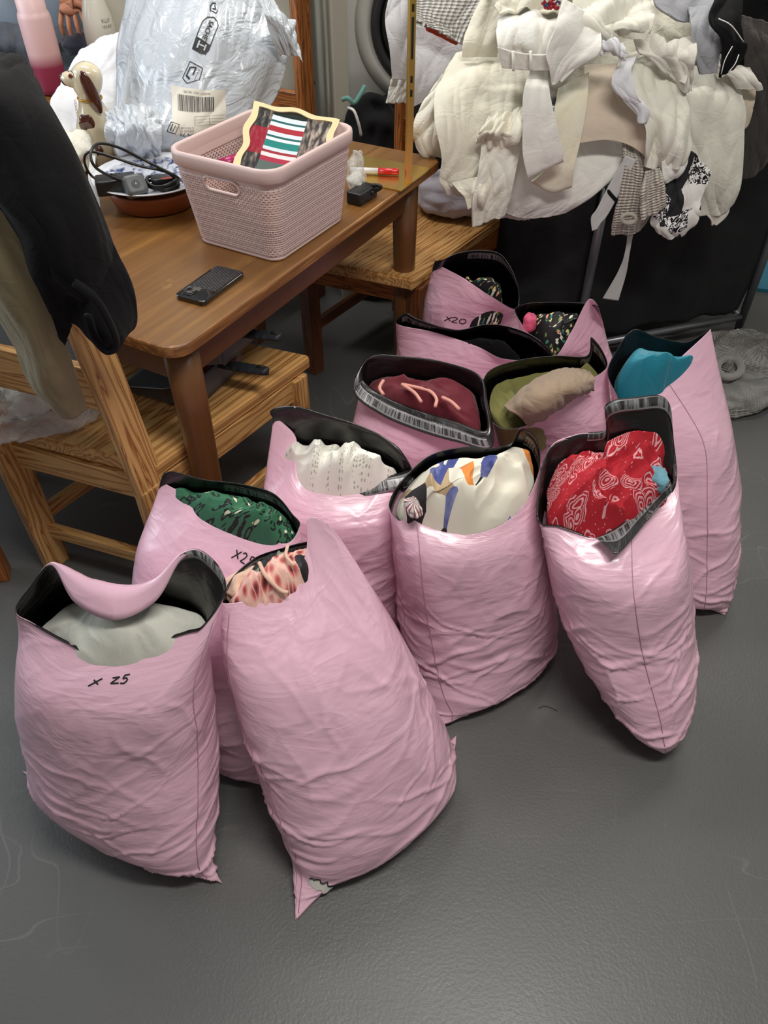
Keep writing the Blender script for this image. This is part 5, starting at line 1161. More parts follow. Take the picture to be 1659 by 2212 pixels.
# ------------------------------------------------------------------ garments hung on the near chair
sheet('khaki_garment', [[(-200, 130, 1.24), (-120, 120, 1.22), (-50, 150, 1.20)], [(-190, 260, 1.18), (-100, 270, 1.15), (-30, 280, 1.16)], [(-150, 430, 1.16), (-60, 440, 1.12), (20, 450, 1.15)], [(-60, 600, 1.17), (20, 610, 1.12), (88, 600, 1.15)], [(15, 720, 1.19), (75, 740, 1.14), (138, 730, 1.16)], [(62, 830, 1.21), (112, 850, 1.17), (168, 820, 1.18)], [(112, 884, 1.22), (148, 903, 1.19), (188, 880, 1.20)]],
      M['khaki'], 'khaki jersey garment hanging from the pale pine chair over the seat', 'garment', seed=41, fold=.007, ff=9, crum=.002, nu=80, nv=130, thick=.010)
blackg, _ = sheet('black_garment', [[(-130, 180, 1.32), (-60, 150, 1.36), (0, 145, 1.38), (50, 170, 1.38)], [(-150, 165, 1.22), (-60, 122, 1.25), (15, 120, 1.28), (60, 146, 1.30)], [(-130, 270, 1.13), (-50, 230, 1.11), (30, 215, 1.13), (108, 235, 1.18)], [(-50, 400, 1.11), (10, 400, 1.08), (90, 380, 1.09), (180, 385, 1.15)], [(30, 500, 1.10), (90, 500, 1.07), (150, 490, 1.09), (232, 500, 1.16)], [(68, 575, 1.10), (118, 580, 1.08), (175, 570, 1.10), (258, 575, 1.17)], [(90, 625, 1.11), (138, 618, 1.10), (200, 630, 1.11), (276, 640, 1.18)], [(118, 700, 1.13), (150, 640, 1.12), (222, 700, 1.12), (286, 705, 1.19)], [(138, 742, 1.14), (158, 700, 1.13), (240, 757, 1.14), (284, 722, 1.19)]],
      M['black'], 'black jersey garment hanging from the pale pine chair back', 'garment', seed=42, fold=.012, ff=9, crum=.0015, nu=110, nv=150, thick=.012, hem=.004)
tube('strap', [at(160, 610, Y=1.075), at(200, 640, Y=1.07), at(232, 690, Y=1.08), at(250, 740, Y=1.10), at(232, 758, Y=1.10), at(205, 730, Y=1.10), at(190, 680, Y=1.10)], .007, M['black'], blackg, seg=12, sub=6)

# ------------------------------------------------------------------ things on the near chair's seat
SZ = .4405
o = blob('plastic_carrier', at(90, 868, z=SZ+.03), (.155, .095, .060), M['poly'], 'crinkled clear plastic bag on the seat of the pale pine chair', 'plastic bag', seed=51, crum=.014, cf=16, n=110, amp=.25, rz=.5, zmin=SZ+.001)
blob('wrapped_clothing', at(70, 850, z=SZ+.03), (.11, .065, .035), M['dull_white'], 'white clothing inside the clear plastic bag on the chair seat', 'clothing', seed=52, crum=.010, n=70, rz=.5, zmin=SZ+.002)
def dustpan(label, c, d, sz=1.0, tilt=0.0):
    d = np.array(d, float); d /= np.linalg.norm(d); e = np.array((-d[1], d[0], 0)); d3 = np.array((d[0], d[1], 0)); t = thing('dustpan', c, label, 'dustpan')
    W, Ln = .115*sz, .20*sz; sec_ = []
    xs = np.linspace(0, 1, 24)
    for x in xs:
        w_ = W*(1-.35*max(0, x-.7)/.3); wall = .012+.045*x*sz
        prof = [(-w_-.006, wall), (-w_-.004, wall+.002), (-w_, .006), (-w_*.85, 0), (0, 0), (w_*.85, 0), (w_, .006), (w_+.004, wall+.002), (w_+.006, wall)]
        sec_.append([c+d3*(x*Ln-Ln/2)+e*p[0]+np.array((0, 0, p[1]+.004+tilt*(x*Ln))) for p in prof])
    back = [s_+np.array((0, 0, 0)) for s_ in sec_[-1]]
    P = np.array(sec_); o_ = link_mesh('pan', P, grid_faces(24, 9), M['dustpan'], t); solid(o_, .003, 0)
    bk = np.array([[c+d3*(Ln/2)+e*y+np.array((0, 0, .004+z+tilt*Ln)) for y in np.linspace(-W*.66, W*.66, 9)] for z in np.linspace(0, .058*sz, 4)]); o_ = link_mesh('back_wall', bk, grid_faces(4, 9), M['dustpan'], t); solid(o_, .003, 0)
    h0 = c+d3*(Ln/2-.004)+np.array((0, 0, .050*sz+tilt*Ln)); h1 = h0+d3*.125*sz+np.array((0, 0, .016))
    L_ = []
    for q, f in enumerate(np.linspace(0, 1, 40)):
        cc_ = h0+(h1-h0)*f; wv = .0135+.003*math.sin(f*math.pi)+(.0012*math.sin(f*40) if .2 < f < .75 else 0); wv *= (1 if f < .93 else math.sqrt(max(0.02, 1-((f-.93)/.07)**2)))
        L_.append([cc_+e*(math.cos(a)*wv)+np.array((0, 0, math.sin(a)*.009+.004)) for a in np.linspace(0, 2*math.pi, 16, endpoint=False)])
    link_mesh('handle', np.array(L_), grid_faces(40, 16, True)+[tuple(range(16))[::-1], tuple(39*16+q for q in range(16))], M['dust_handle'], t)
    hh = h0+(h1-h0)*.8+np.array((0, 0, .0135)); tube('hanging_slot', [hh, hh+(h1-h0)/np.linalg.norm(h1-h0)*.018], .0045, M['slot'], t, seg=10, sub=1)
    return t
dd_ = at(590, 800, z=.50)-at(480, 770, z=.50)
cp = at(425, 800, z=SZ+.004); cp[2] = SZ+.002
dustpan('grey dustpan with dark handle, the front one on the chair seat under the table', at(402, 808, z=SZ), (dd_[0], dd_[1]), 1.1)
cq = at(448, 738, z=SZ+.085); cq = np.array((cq[0], cq[1], SZ+.082))
dustpan('second grey dustpan stacked behind, its handle pointing right under the table', cq, (dd_[0], dd_[1]), .95)
blob('plum_cloth', at(455, 778, z=SZ+.045), (.055, .04, .022), M['maroon'], 'plum red cloth lying in the front dustpan', 'cloth', seed=55, n=50, crum=.005)
# ------------------------------------------------------------------ heap of white clothes on the hamper
GP = 'white clothes heaped on the hamper'
blob('white_bedding', (.70, 2.58, .93), (.27, .30, .16), M['cream'], 'cream bedding at the core of the heap, under the other white clothes', 'bedding', seed=71, crum=.02, cf=9, n=110, amp=.1, rz=-.05)
def R3(*rows): return [[(p[0], p[1], r[-1] if not isinstance(r[-1], tuple) else p[2]) for p in r if isinstance(p, tuple)] for r in rows]
def G(name, label, cat, m, rows, grp=GP, **k):
    d = dict(nu=90, nv=90, fold=.016, ff=8, crum=.005, cf=13, thick=.006, seed=abs(hash_(label)) % 97); d.update(k)
    if d.get('parent') is not None: return sheet(name, R3(*rows), m, **d)[0]
    return sheet(name, R3(*rows), m, label, cat, grp, **d)[0]
def hash_(s_): 
    h = 7
    for ch in s_: h = (h*31+ord(ch)) & 0xffffff
    return h
G('white_shirt', 'cool white shirt hanging left of the heap behind the brass upright', 'shirt', M['cool_white'], [((846, -30), (900, -35), (1000, -30), 2.56), ((832, 40), (900, 45), (1000, 55), 2.54), ((842, 110), (900, 115), (1000, 120), 2.53), ((847, 172), (900, 172), (958, 176), 2.54)], fold=.008, crum=.002)
G('white_undershirt', 'white jersey top hanging below the red cloth', 'top', M['cool_white'], [((880, 50), (1010, 80), 2.50), ((888, 130), (1000, 140), 2.47), ((890, 190), (975, 170), 2.46), ((893, 233), (935, 205), 2.47)], fold=.010, crum=.002)
G('fringed_scarf', 'white frayed fringe of a scarf below the cool white shirt', 'scarf', M['white'], [((847, 168), (892, 172), 2.575), ((840, 195), (885, 200), 2.57), ((834, 224), (880, 220), 2.57)], ragged=.012, fold=.004, ff=60, crum=.003, cf=50, nu=70, nv=40)
G('red_cloth', 'sliver of orange-red cloth under the looped knit blanket', 'cloth', M['orange_red'], [((915, 40), (1000, 85), 2.455), ((920, 66), (985, 98), 2.455)], fold=.002, nu=30, nv=20)
G('knit_blanket', 'off-white looped knit blanket draped at the top left of the heap', 'blanket', M['knit_cream'], [((893, -60), (980, -60), (1080, -50), 2.46), ((893, 0), (975, 0), (1062, 0), 2.44), ((895, 32), (955, 50), (1030, 50), 2.42), ((905, 42), (960, 75), (1003, 100), 2.41)], fold=.004, crum=.003, thick=.012)
G('cream_trousers', 'pale yellow cotton folded at the upper left of the heap', 'trousers', M['cream'], [((1050, -20), (1085, -20), 2.36), ((1015, 50), (1080, 40), 2.31), ((1000, 95), (1080, 90), 2.28), ((998, 122), (1075, 126), 2.28)], fold=.010)
g_cream = G('cream_bedsheet', 'big cream cotton sheet spread over the left front of the heap', 'sheet', M['cream'], [((985, 112), (1060, 105), (1150, 105), 2.33), ((946, 176), (1040, 165), (1150, 170), 2.22), ((938, 250), (1035, 250), (1140, 260), 2.16), ((954, 340), (1030, 345), (1115, 330), 2.13), ((950, 395), (1000, 405), (1070, 395), 2.12), ((965, 425), (1008, 430), (1055, 418), 2.135)], nu=140, nv=130, fold=.026, ff=7, along=.3)
G('ivory_shirt', 'cream cotton lobe at the far left edge of the heap', 'sleeve', M['ivory'], [((955, 160), (1005, 165), 2.26), ((912, 225), (970, 215), 2.23), ((891, 285), (960, 290), 2.22), ((900, 325), (965, 345), 2.24)], fold=.02, ff=14)
G('dull_white_lining', 'dull white cotton hanging lowest at the left, behind the cream tail', 'cloth', M['dull_white'], [((1040, 330), (1150, 330), 2.19), ((1050, 420), (1155, 425), 2.18), ((1070, 476), (1145, 478), 2.19)])
G('white_sheet', 'smooth white sheet sagging in a round curve under the two denim legs', 'sheet', M['white'], [((1105, 300), (1180, 300), (1260, 295), (1358, 308), 2.19), ((1102, 370), (1180, 375), (1270, 370), (1342, 352), 2.16), ((1098, 425), (1180, 432), (1265, 425), (1312, 398), 2.15), ((1092, 462), (1140, 474), (1215, 458), (1262, 440), 2.17)], fold=.014, ff=5, crum=.002, nu=120, nv=80)
g_tail = G('ivory_blouse', 'cream cotton corner hanging to the lowest point at the left front', 'cloth', M['ivory'], [((1045, 290), (1132, 300), 2.11), ((1035, 370), (1112, 375), 2.09), ((1022, 440), (1100, 440), 2.09), ((1022, 496), (1060, 478), (1090, 468), 2.10)], fold=.016, ff=16)
G('cuff', 'crumpled cream cuff on the left front of the heap', 'sleeve', M['cream'], [((1055, 245), (1140, 225), 2.12), ((1036, 285), (1132, 290), 2.07), ((1028, 325), (1078, 330), (1126, 322), 2.09)], fold=.022, ff=20, crum=.010, cf=22, parent=g_tail)
G('hem', 'puffed cream hem hanging between the big sheet and the tail', 'cloth', M['cream'], [((975, 395), (1065, 375), 2.105), ((1000, 425), (1060, 415), 2.09), ((1010, 452), (1048, 448), 2.10)], fold=.018, ff=18, parent=g_cream)
G('yellowed_trousers', 'yellowed white denim trouser leg, the further of the two', 'trousers', M['aged'], [((1205, 190), (1272, 155), 2.17), ((1198, 235), (1269, 215), 2.13), ((1190, 300), (1254, 305), 2.11), ((1178, 365), (1240, 362), 2.10), ((1148, 398), (1190, 418), (1236, 407), 2.11)], fold=.006, crum=.002, hem=.004)
G('white_trousers', 'bright white denim trouser leg, the front one of the two', 'trousers', M['white'], [((1150, 140), (1182, 145), 2.15), ((1132, 195), (1187, 200), 2.08), ((1129, 270), (1202, 265), 2.06), ((1130, 335), (1214, 318), 2.055), ((1141, 387), (1218, 350), 2.06)], fold=.006, crum=.0015, hem=.004)
g_fl = G('fleece_blanket', 'beige fleece blanket in the middle of the heap', 'blanket', M['fleece'], [((1262, 145), (1340, 140), 2.24), ((1262, 205), (1350, 200), 2.17), ((1256, 262), (1330, 255), (1388, 265), 2.14), ((1250, 309), (1310, 302), (1362, 315), (1402, 345), 2.13)], fold=.006, ff=4, crum=.001, thick=.012)
g_card = G('beige_cardigan', 'beige rib-knit cardigan hanging below the fleece, with a ring buttonhole', 'cardigan', M['knit_beige'], [((1345, 300), (1412, 335), 2.15), ((1350, 355), (1428, 375), 2.12), ((1342, 410), (1434, 418), 2.11), ((1330, 460), (1432, 448), 2.11), ((1322, 512), (1372, 506), (1412, 470), 2.12)], fold=.014, crum=.003, thick=.010, ragged=.006)
G('ribbed_hem', 'fan-shaped ribbed hem of the beige cardigan', 'cardigan hem', M['knit_beige'], [((1395, 370), (1425, 362), 2.10), ((1385, 420), (1435, 400), 2.08), ((1385, 476), (1438, 448), 2.085)], fold=.012, ff=30, thick=.008, parent=g_card)
tube('buttonhole', [at(1358+15*math.cos(a), 472+10*math.sin(a), Y=2.085) for a in np.linspace(0, 2*math.pi, 12, endpoint=False)], .0055, M['knit_beige'], g_card, closed=True, seg=10)
G('mono_print_garment', 'black and white printed garment hanging at the lower right of the heap', 'garment', M['mono'], [((1470, 320), (1500, 330), (1535, 370), 2.12), ((1440, 385), (1480, 390), (1528, 402), 2.11), ((1430, 430), (1475, 440), (1515, 438), 2.10), ((1405, 478), (1450, 492), (1508, 474), 2.10), ((1415, 502), (1455, 520), (1492, 492), 2.11)], fold=.014, ff=12)
G('large_tshirt', 'large cream t-shirt draped over the right side of the heap', 't-shirt', M['ivory'], [((1470, 140), (1550, 135), (1600, 165), 2.28), ((1482, 205), (1560, 205), (1614, 228), 2.20), ((1488, 290), (1560, 290), (1608, 292), 2.18), ((1494, 370), (1550, 375), (1603, 382), 2.17), ((1502, 466), (1550, 470), (1586, 440), 2.18)], nu=110, nv=120, fold=.020, ff=9, crum=.003)
G('white_vest', 'pointed white hem below the large cream t-shirt', 'vest', M['dull_white'], [((1515, 455), (1580, 435), 2.19), ((1535, 475), (1570, 462), 2.19), ((1538, 488), (1546, 484), 2.19)], nu=30, nv=30, fold=.003)
G('white_fold', 'folded white cotton at the top of the large cream t-shirt', 'cloth', M['dull_white'], [((1550, 140), (1620, 145), 2.26), ((1575, 165), (1640, 175), 2.22), ((1592, 190), (1648, 196), 2.22)], fold=.008)
G('turned_edge', 'pinkish fleece edge behind the large cream t-shirt', 'blanket', M['fleece'], [((1585, 185), (1632, 190), 2.27), ((1590, 230), (1630, 225), 2.25), ((1595, 285), (1615, 270), 2.26)], fold=.004, nu=40, nv=50, thick=.012, parent=g_fl)
g_ctee = G('ivory_tshirt', 'rumpled ivory t-shirt spilling down the centre right of the heap', 't-shirt', M['ivory'], [((1345, 105), (1400, 98), (1455, 112), 2.26), ((1330, 160), (1395, 150), (1482, 178), 2.16), ((1352, 215), (1420, 220), (1490, 238), 2.11), ((1392, 270), (1440, 270), (1493, 285), 2.09), ((1396, 322), (1440, 330), (1492, 320), 2.085), ((1396, 368), (1436, 372), (1475, 355), 2.09)], nu=120, nv=120, fold=.024, ff=11, crum=.006)
G('collar', 'bluish white strip curling along the left of the ivory t-shirt', 'collar', M['cool_white'], [((1345, 125), (1375, 118), 2.14), ((1322, 165), (1362, 150), 2.10), ((1332, 198), (1375, 205), 2.085), ((1375, 240), (1400, 235), 2.08), ((1382, 268), (1400, 262), 2.08)], nu=40, nv=80, fold=.008, ff=16, thick=.008, parent=g_ctee)
G('rolled_sleeve', 'rolled lower sleeve of the ivory t-shirt', 'sleeve', M['white'], [((1430, 350), (1490, 325), 2.095), ((1432, 385), (1482, 360), 2.09), ((1436, 396), (1462, 382), 2.10)], nu=50, nv=40, fold=.006, parent=g_ctee)
G('white_sweatshirt', 'white sweatshirt bundled at the upper middle of the heap', 'sweatshirt', M['white'], [((1080, 15), (1140, 5), (1210, 15), (1262, 30), 2.26), ((1072, 55), (1140, 40), (1210, 60), (1265, 90), 2.16), ((1075, 95), (1140, 90), (1205, 100), (1262, 125), 2.12), ((1080, 130), (1140, 135), (1200, 140), (1255, 150), 2.12)], nu=120, nv=90, fold=.030, ff=8, crum=.006, along=.6)
g_wb = G('white_jeans', 'white denim waistband with belt loops across the sweatshirt', 'jeans', M['dull_white'], [((1075, 102), (1110, 112), (1150, 118), (1200, 118), 2.085), ((1084, 146), (1120, 150), (1155, 152), (1196, 152), 2.085)], nu=70, nv=24, fold=.003, crum=.001, thick=.010)
for px_ in (1146, 1108): tube('belt_loop', [at(px_, 110, Y=2.075), at(px_+1, 130, Y=2.068), at(px_+1, 152, Y=2.075)], .004, M['white'], g_wb, seg=8)
G('scarf_point', 'white scarf hanging to a point right of the waistband', 'scarf', M['white'], [((1215, 0), (1300, 40), 2.13), ((1198, 60), (1300, 90), 2.08), ((1180, 115), (1292, 118), 2.065), ((1188, 150), (1250, 150), 2.065), ((1194, 188), (1214, 182), 2.07)], fold=.018, ff=9, thick=.005)
G('cream_blouse', 'cream blouse tumbled over the top right of the heap', 'blouse', M['ivory'], [((1225, -40), (1320, -45), (1412, -30), 2.28), ((1240, 10), (1320, 0), (1414, 20), 2.17), ((1262, 55), (1330, 50), (1412, 60), 2.12), ((1290, 90), (1345, 88), (1395, 90), 2.12)], nu=110, nv=80, fold=.030, ff=9, crum=.008, along=.6)
g_tw = G('twisted_cloth', 'twisted cream cloth at the very top of the heap with bead trim', 'cloth', M['cream'], [((1055, -50), (1150, -55), (1245, -50), 2.30), ((1062, -5), (1150, -15), (1250, -5), 2.22), ((1080, 30), (1150, 22), (1240, 35), 2.19)], fold=.022, ff=12, along=.8)
tk = g_tw
rg = random.Random(9)
for k_ in range(22):
    x_, y_ = 1172+rg.random()*36, rg.random()*18-1; ell('bead', at(x_, y_, Y=2.145), (.006, .005, .006), plastic('bead', rg.choice(('A02030', '8E1A28', '2A3A5C', 'D8D2C4', 'B0903C')), .2) if k_ < 5 else bpy.data.materials[rg.choice([m_.name for m_ in bpy.data.materials if m_.name.startswith('bead')])], tk, n=12)
G('frilled_top', 'frilled white collar of a top in the middle of the heap', 'collar', M['cool_white'], [((1275, 70), (1345, 95), 2.10), ((1285, 100), (1352, 115), 2.085), ((1300, 122), (1350, 130), 2.09)], nu=110, nv=30, fold=.028, ff=38, crum=.004)
G('white_camisole', 'white camisole crumpled between the blouse and the grey t-shirt', 'camisole', M['dull_white'], [((1375, 70), (1440, 75), (1500, 85), 2.20), ((1390, 105), (1450, 110), (1500, 125), 2.14), ((1430, 150), (1470, 155), (1500, 165), 2.13), ((1465, 185), (1480, 200), (1495, 200), 2.13)], fold=.022, ff=18, crum=.008)
g_grey = G('grey_tshirt', 'grey marl t-shirt hanging over the top right of the heap', 't-shirt', M['grey_marl'], [((1410, -40), (1480, -45), (1570, -40), 2.30), ((1418, 0), (1480, 10), (1560, -5), 2.25), ((1445, 25), (1490, 42), (1545, 18), 2.23)], fold=.010, nu=80, nv=50)
G('sleeve', 'grey marl sleeve hanging down from the grey t-shirt', 'sleeve', M['grey_marl'], [((1490, 10), (1560, 5), 2.24), ((1494, 60), (1562, 60), 2.18), ((1500, 115), (1560, 110), 2.16), ((1515, 163), (1550, 160), 2.16)], fold=.014, ff=14, parent=g_grey)
g_blk = G('black_shorts', 'black garment with white stitching and drawcord, top right', 'garment', M['black'], [((1548, -15), (1605, -10), 2.20), ((1534, 35), (1606, 45), 2.15), ((1556, 75), (1612, 95), 2.13), ((1560, 120), (1612, 120), 2.14), ((1556, 170), (1590, 150), 2.15)], fold=.012, ff=12)
for (a_, b_, c_2) in (((1552, 40), (1580, 55), (1606, 90)), ((1582, 100), (1566, 130), (1558, 160)), ((1596, 118), (1588, 138), (1574, 156))):
    tube('stitching', [at(*a_, Y=2.125), at(*b_, Y=2.112), at(*c_2, Y=2.115)], .0012, M['white'], g_blk, seg=6)
G('brown_jersey', 'grey-brown jersey hanging at the right edge of the photo', 'garment', M['charcoal'], [((1600, 30), (1680, 50), 2.30), ((1612, 100), (1690, 110), 2.27), ((1608, 200), (1690, 200), 2.28), ((1604, 300), (1680, 300), 2.29), ((1600, 386), (1650, 370), 2.31)], fold=.02, ff=8)
blob('black_clothing_heap', (1.27, 2.68, 1.03), (.27, .24, .27), M['black'], 'heap of black clothing behind the grey t-shirt at top right', 'clothing', seed=81, crum=.02, cf=10, n=80)
blob('black_jumper', at(1450, 60, Y=2.48), (.13, .10, .10), M['black'], 'black jumper seen through the gap beside the grey t-shirt', 'jumper', seed=82, crum=.01, n=60)
# ribbons hanging in front of the hamper
sheet('sheer_ribbon', R3(((1352, 335), (1375, 345), 2.12), ((1318, 395), (1345, 405), 2.12), ((1290, 450), (1314, 462), 2.12), ((1277, 470), (1298, 482), 2.12), ((1279, 500), (1290, 495), 2.12)), M['organza'], 'sheer white ribbon hanging left of the beige cardigan', 'ribbon', nu=14, nv=60, fold=.002, crum=.001, thick=.001)
sheet('long_ribbon', R3(((1358, 490), (1370, 495), 2.15), ((1350, 545), (1360, 548), 2.16), ((1336, 585), (1352, 595), 2.17), ((1302, 646), (1336, 650), 2.17)), M['organza'], 'long sheer white ribbon hanging lowest in front of the black hamper bag', 'ribbon', nu=14, nv=60, fold=.002, crum=.001, thick=.001)
tube('black_strap', [at(1308, 402, Y=2.13), at(1318, 418, Y=2.12), at(1336, 438, Y=2.12)], .005, M['black'], None, seg=8, origin=at(1318, 418, Y=2.12)); tag(C.objects[-1], 'short black strap between the white sheet and the ribbon', 'strap')
blob('grey_cloth_bag', at(975, 418, z=.50), (.13, .10, .055), M['lilac'], 'lilac-grey quilted bag on the honey coloured chair seat under the heap', 'bag', seed=84, crum=.006, n=70, rz=-.6, zmin=.442)
# behind the table
hp = thing('black_sportswear', (-.02, 2.80, 0), 'heap of black sportswear with mint and white piping before the washing machine', 'clothing')
blob('cloth_heap', (.0, 2.83, .36), (.19, .12, .35), M['black'], parent=hp, seed=85, crum=.022, cf=9, n=100, zmin=.002)
tube('mint_piping', [at(740, 215, Y=2.66), at(752, 212, Y=2.65), at(765, 222, Y=2.65), at(778, 205, Y=2.66), at(788, 186, Y=2.68)], .007, M['mint'], hp, seg=10)
tube('white_piping', [at(752, 232, Y=2.655), at(765, 240, Y=2.64), at(775, 268, Y=2.64), at(780, 292, Y=2.66)], .0045, M['white'], hp, seg=8)
# grey jumper on the floor
jm = thing('grey_knit_jumper', at(1620, 800, z=0), 'grey chunky knit jumper lying on the floor by the hamper foot', 'jumper')
blob('body', at(1640, 770, z=.045), (.20, .13, .055), M['knit_grey'], parent=jm, seed=91, crum=.012, n=90, rz=-.25, zmin=.002)
blob('sleeve', at(1600, 845, z=.035), (.13, .085, .040), M['knit_grey_fine'], parent=jm, seed=92, crum=.010, n=70, rz=.4, zmin=.002)
blob('hem', at(1575, 870, z=.02), (.11, .06, .022), M['knit_grey'], parent=jm, seed=93, crum=.006, n=60, rz=.2, zmin=.002)
tube('cuff', [at(1575+26*math.cos(a), 795+20*math.sin(a), z=.085+.012*math.sin(a)) for a in np.linspace(0, 2*math.pi, 14, endpoint=False)], .012, M['knit_grey_fine'], jm, closed=True, seg=12)

# ------------------------------------------------------------------ smaller things in the bags
def small(name, label, cat, m, c, rad, rz=0.0, seed=0, **k): return blob(name, at(*c[:2], z=c[2]), rad, m, label, cat, seed=seed, rz=rz, n=70, **k)
wz = lambda x, y, z: ('w', *at(x, y, z=z))
sheet('taupe_garment', [[wz(1085, 872, .525), wz(1145, 822, .55), wz(1215, 795, .56), wz(1275, 802, .55)], [wz(1100, 888, .54), wz(1155, 845, .595), wz(1225, 818, .605), wz(1285, 818, .57)], [wz(1125, 905, .53), wz(1180, 880, .575), wz(1240, 850, .585), wz(1285, 832, .56)], [wz(1140, 918, .50), wz(1190, 895, .525), wz(1245, 862, .53), wz(1285, 845, .53)]], M['taupe'], 'taupe jersey garment bunched on top of the olive one', 'garment', seed=14, fold=.009, ff=9, crum=.0025, nu=90, nv=70, along=.5)
small('striped_knit', 'red and grey striped knit tucked at the left of the abstract print clothing', 'knitwear', M['stripe_knit'], (893, 1096, .508), (.013, .024, .014), .3, 5, crum=.003, cf=30)
small('blue_garment', 'pale blue cloth tucked behind the red bandana print garment', 'garment', M['pale_blue'], (1412, 1030, .54), (.022, .035, .022), .2, 6, crum=.004, cf=20)
blush = small('blush_garment', 'blush pink jersey at the left mouth of the large leaning bag', 'garment', M['blush'], (538, 1266, .478), (.042, .034, .024), .2, 7, crum=.005, cf=22)
tube('strap', [at(622, 1178, z=.55), at(618, 1200, z=.55), at(635, 1222, z=.545)], .003, M['blush'], blush, seg=8)
tube('strap', [at(560, 1215, z=.54), at(575, 1245, z=.535), at(605, 1275, z=.515), at(622, 1280, z=.51)], .0035, M['blush'], blush, seg=8)
small('pink_print_garment', 'small pink print cloth beside the ditsy floral one', 'garment', plastic('pink_print_cloth', 'C45070', .8), (1146, 695, .565), (.014, .018, .022), 0, 8, crum=.004, cf=30)
pts = lambda L, z: [at(x, y, z=z) for x, y in L]
for L_ in ([(828, 822), (820, 838), (828, 852)], [(868, 830), (905, 838), (930, 846), (943, 862), (940, 878)], [(868, 830), (895, 848), (910, 868)], [(955, 858), (975, 868), (992, 884)]):
    q_ = pts(L_, .578); tube('piping', q_, .0036, M['trim_pink'], maroon, seg=8)
# tear in the front bag corner
PP2 = proj(b2.P)
def near(px, py):
    d2 = (PP2[..., 0]-px)**2+(PP2[..., 1]-py)**2+1e4*(((b2.P-np.array((0, 0, CAM_H)))*b2.N).sum(-1) > 0); return np.unravel_index(np.argmin(d2), d2.shape)
rg = random.Random(3); V = []; top = []; bot = []
for q in range(13):
    f = q/12; px_, py_ = 668+f*58, 1903+f*26; w_ = (6+5*math.sin(f*math.pi))*(.6+.8*rg.random()); 
    for (arr, s_) in ((top, -1), (bot, 1)):
        j, i = near(px_+s_*w_*-.3, py_+s_*w_); arr.append(b2.P[j, i]+b2.N[j, i]*.0012)
o = link_mesh('tear', np.array([top, bot]), grid_faces(2, 13), M['white'], b2.t, smooth=False); o['label'] = 'ragged tear showing white cloth'
tube('torn_edge', [p+np.array((0, 0, .001)) for p in top], .0012, M['ink'], b2.t, seg=5, sub=1)

# ------------------------------------------------------------------ person beyond the table
pr_ = thing('person', (-1.32, 3.5, 0), 'person in pale jeans beyond the table, hand lowered over dark folded cloth', 'person')
def skin(name, pts, edges, m, parent, sub=2, root=0):
    me = bpy.data.meshes.new(name); off = np.array(root_loc(parent)); me.from_pydata([tuple(np.array(p[:3])-off) for p in pts], edges, []); o = bpy.data.objects.new(name, me); C.objects.link(o); o.parent = parent
    s_ = o.modifiers.new('skin', 'SKIN'); me.materials.append(m); s_.use_smooth_shade = True
    for v, p in zip(me.skin_vertices[0].data, pts): r = p[3]; v.radius = (r, r) if np.isscalar(r) else r; v.use_root = False
    me.skin_vertices[0].data[root].use_root = True
    d = o.modifiers.new('sub', 'SUBSURF'); d.levels = sub; d.render_levels = sub; return o
px0, py0 = -1.34, 3.50
body = [(px0, py0, .95, (.15, .11)), (px0, py0-.02, 1.12, (.13, .10)), (px0, py0-.04, 1.32, (.16, .11)), (px0, py0-.05, 1.42, (.12, .09)), (px0, py0-.06, 1.50, .05), (px0, py0-.09, 1.58, .07), (px0, py0-.09, 1.68, .09),
  (px0+.17, py0-.05, 1.40, .05), (px0+.24, py0-.10, 1.14, .042), (-1.145, 3.25, .975, .028), (-1.125, 3.215, .925, (.036, .020)), (-1.115, 3.19, .885, (.040, .017)),
  (px0-.17, py0-.05, 1.40, .05), (px0-.23, py0-.08, 1.12, .042), (px0-.18, py0-.26, .96, .028), (px0-.15, py0-.30, .90, (.036, .02)),
  (px0+.10, py0, .86, .085), (px0+.11, py0-.01, .50, .058), (px0+.11, py0+.02, .09, .042), (px0+.11, py0-.12, .035, .035),
  (px0-.10, py0, .86, .085), (px0-.11, py0-.01, .50, .058), (px0-.11, py0+.02, .09, .042), (px0-.11, py0-.12, .035, .035)]
E_ = [(0, 1), (1, 2), (2, 3), (3, 4), (4, 5), (5, 6), (3, 7), (7, 8), (8, 9), (9, 10), (10, 11), (3, 12), (12, 13), (13, 14), (14, 15), (0, 16), (16, 17), (17, 18), (18, 19), (0, 20), (20, 21), (21, 22), (22, 23)]
hx, hy, hz = -1.115, 3.20, .895
fing = [((-.036, .0, -.004), (-.046, -.010, -.040), (-.048, -.004, -.068), (-.045, .010, -.085), .0088), ((-.013, -.004, -.008), (-.016, -.018, -.050), (-.016, -.012, -.082), (-.014, .006, -.098), .0090),
        ((.010, -.004, -.008), (.014, -.016, -.048), (.016, -.010, -.080), (.015, .008, -.094), .0088), ((.031, .0, -.002), (.040, -.008, -.036), (.046, -.004, -.060), (.046, .010, -.076), .0078)]
for a_, b_2, c_2, d_2, r_ in fing:
    i0 = len(body)
    for q, (p, rr2) in enumerate(((a_, r_*1.15), (b_2, r_), (c_2, r_*.92), (d_2, r_*.75))): body.append((hx+p[0], hy+p[1], hz+p[2], rr2)); E_.append((11 if q == 0 else i0+q-1, i0+q))
i0 = len(body)
for q, (p, rr2) in enumerate((((.045, -.004, .020), .013), ((.075, -.008, -.012), .0105), ((.086, -.004, -.052), .009))): body.append((hx+p[0], hy+p[1], hz+p[2], rr2)); E_.append((10 if q == 0 else i0+q-1, i0+q))
skin('body', body, E_, M['skin'], pr_)
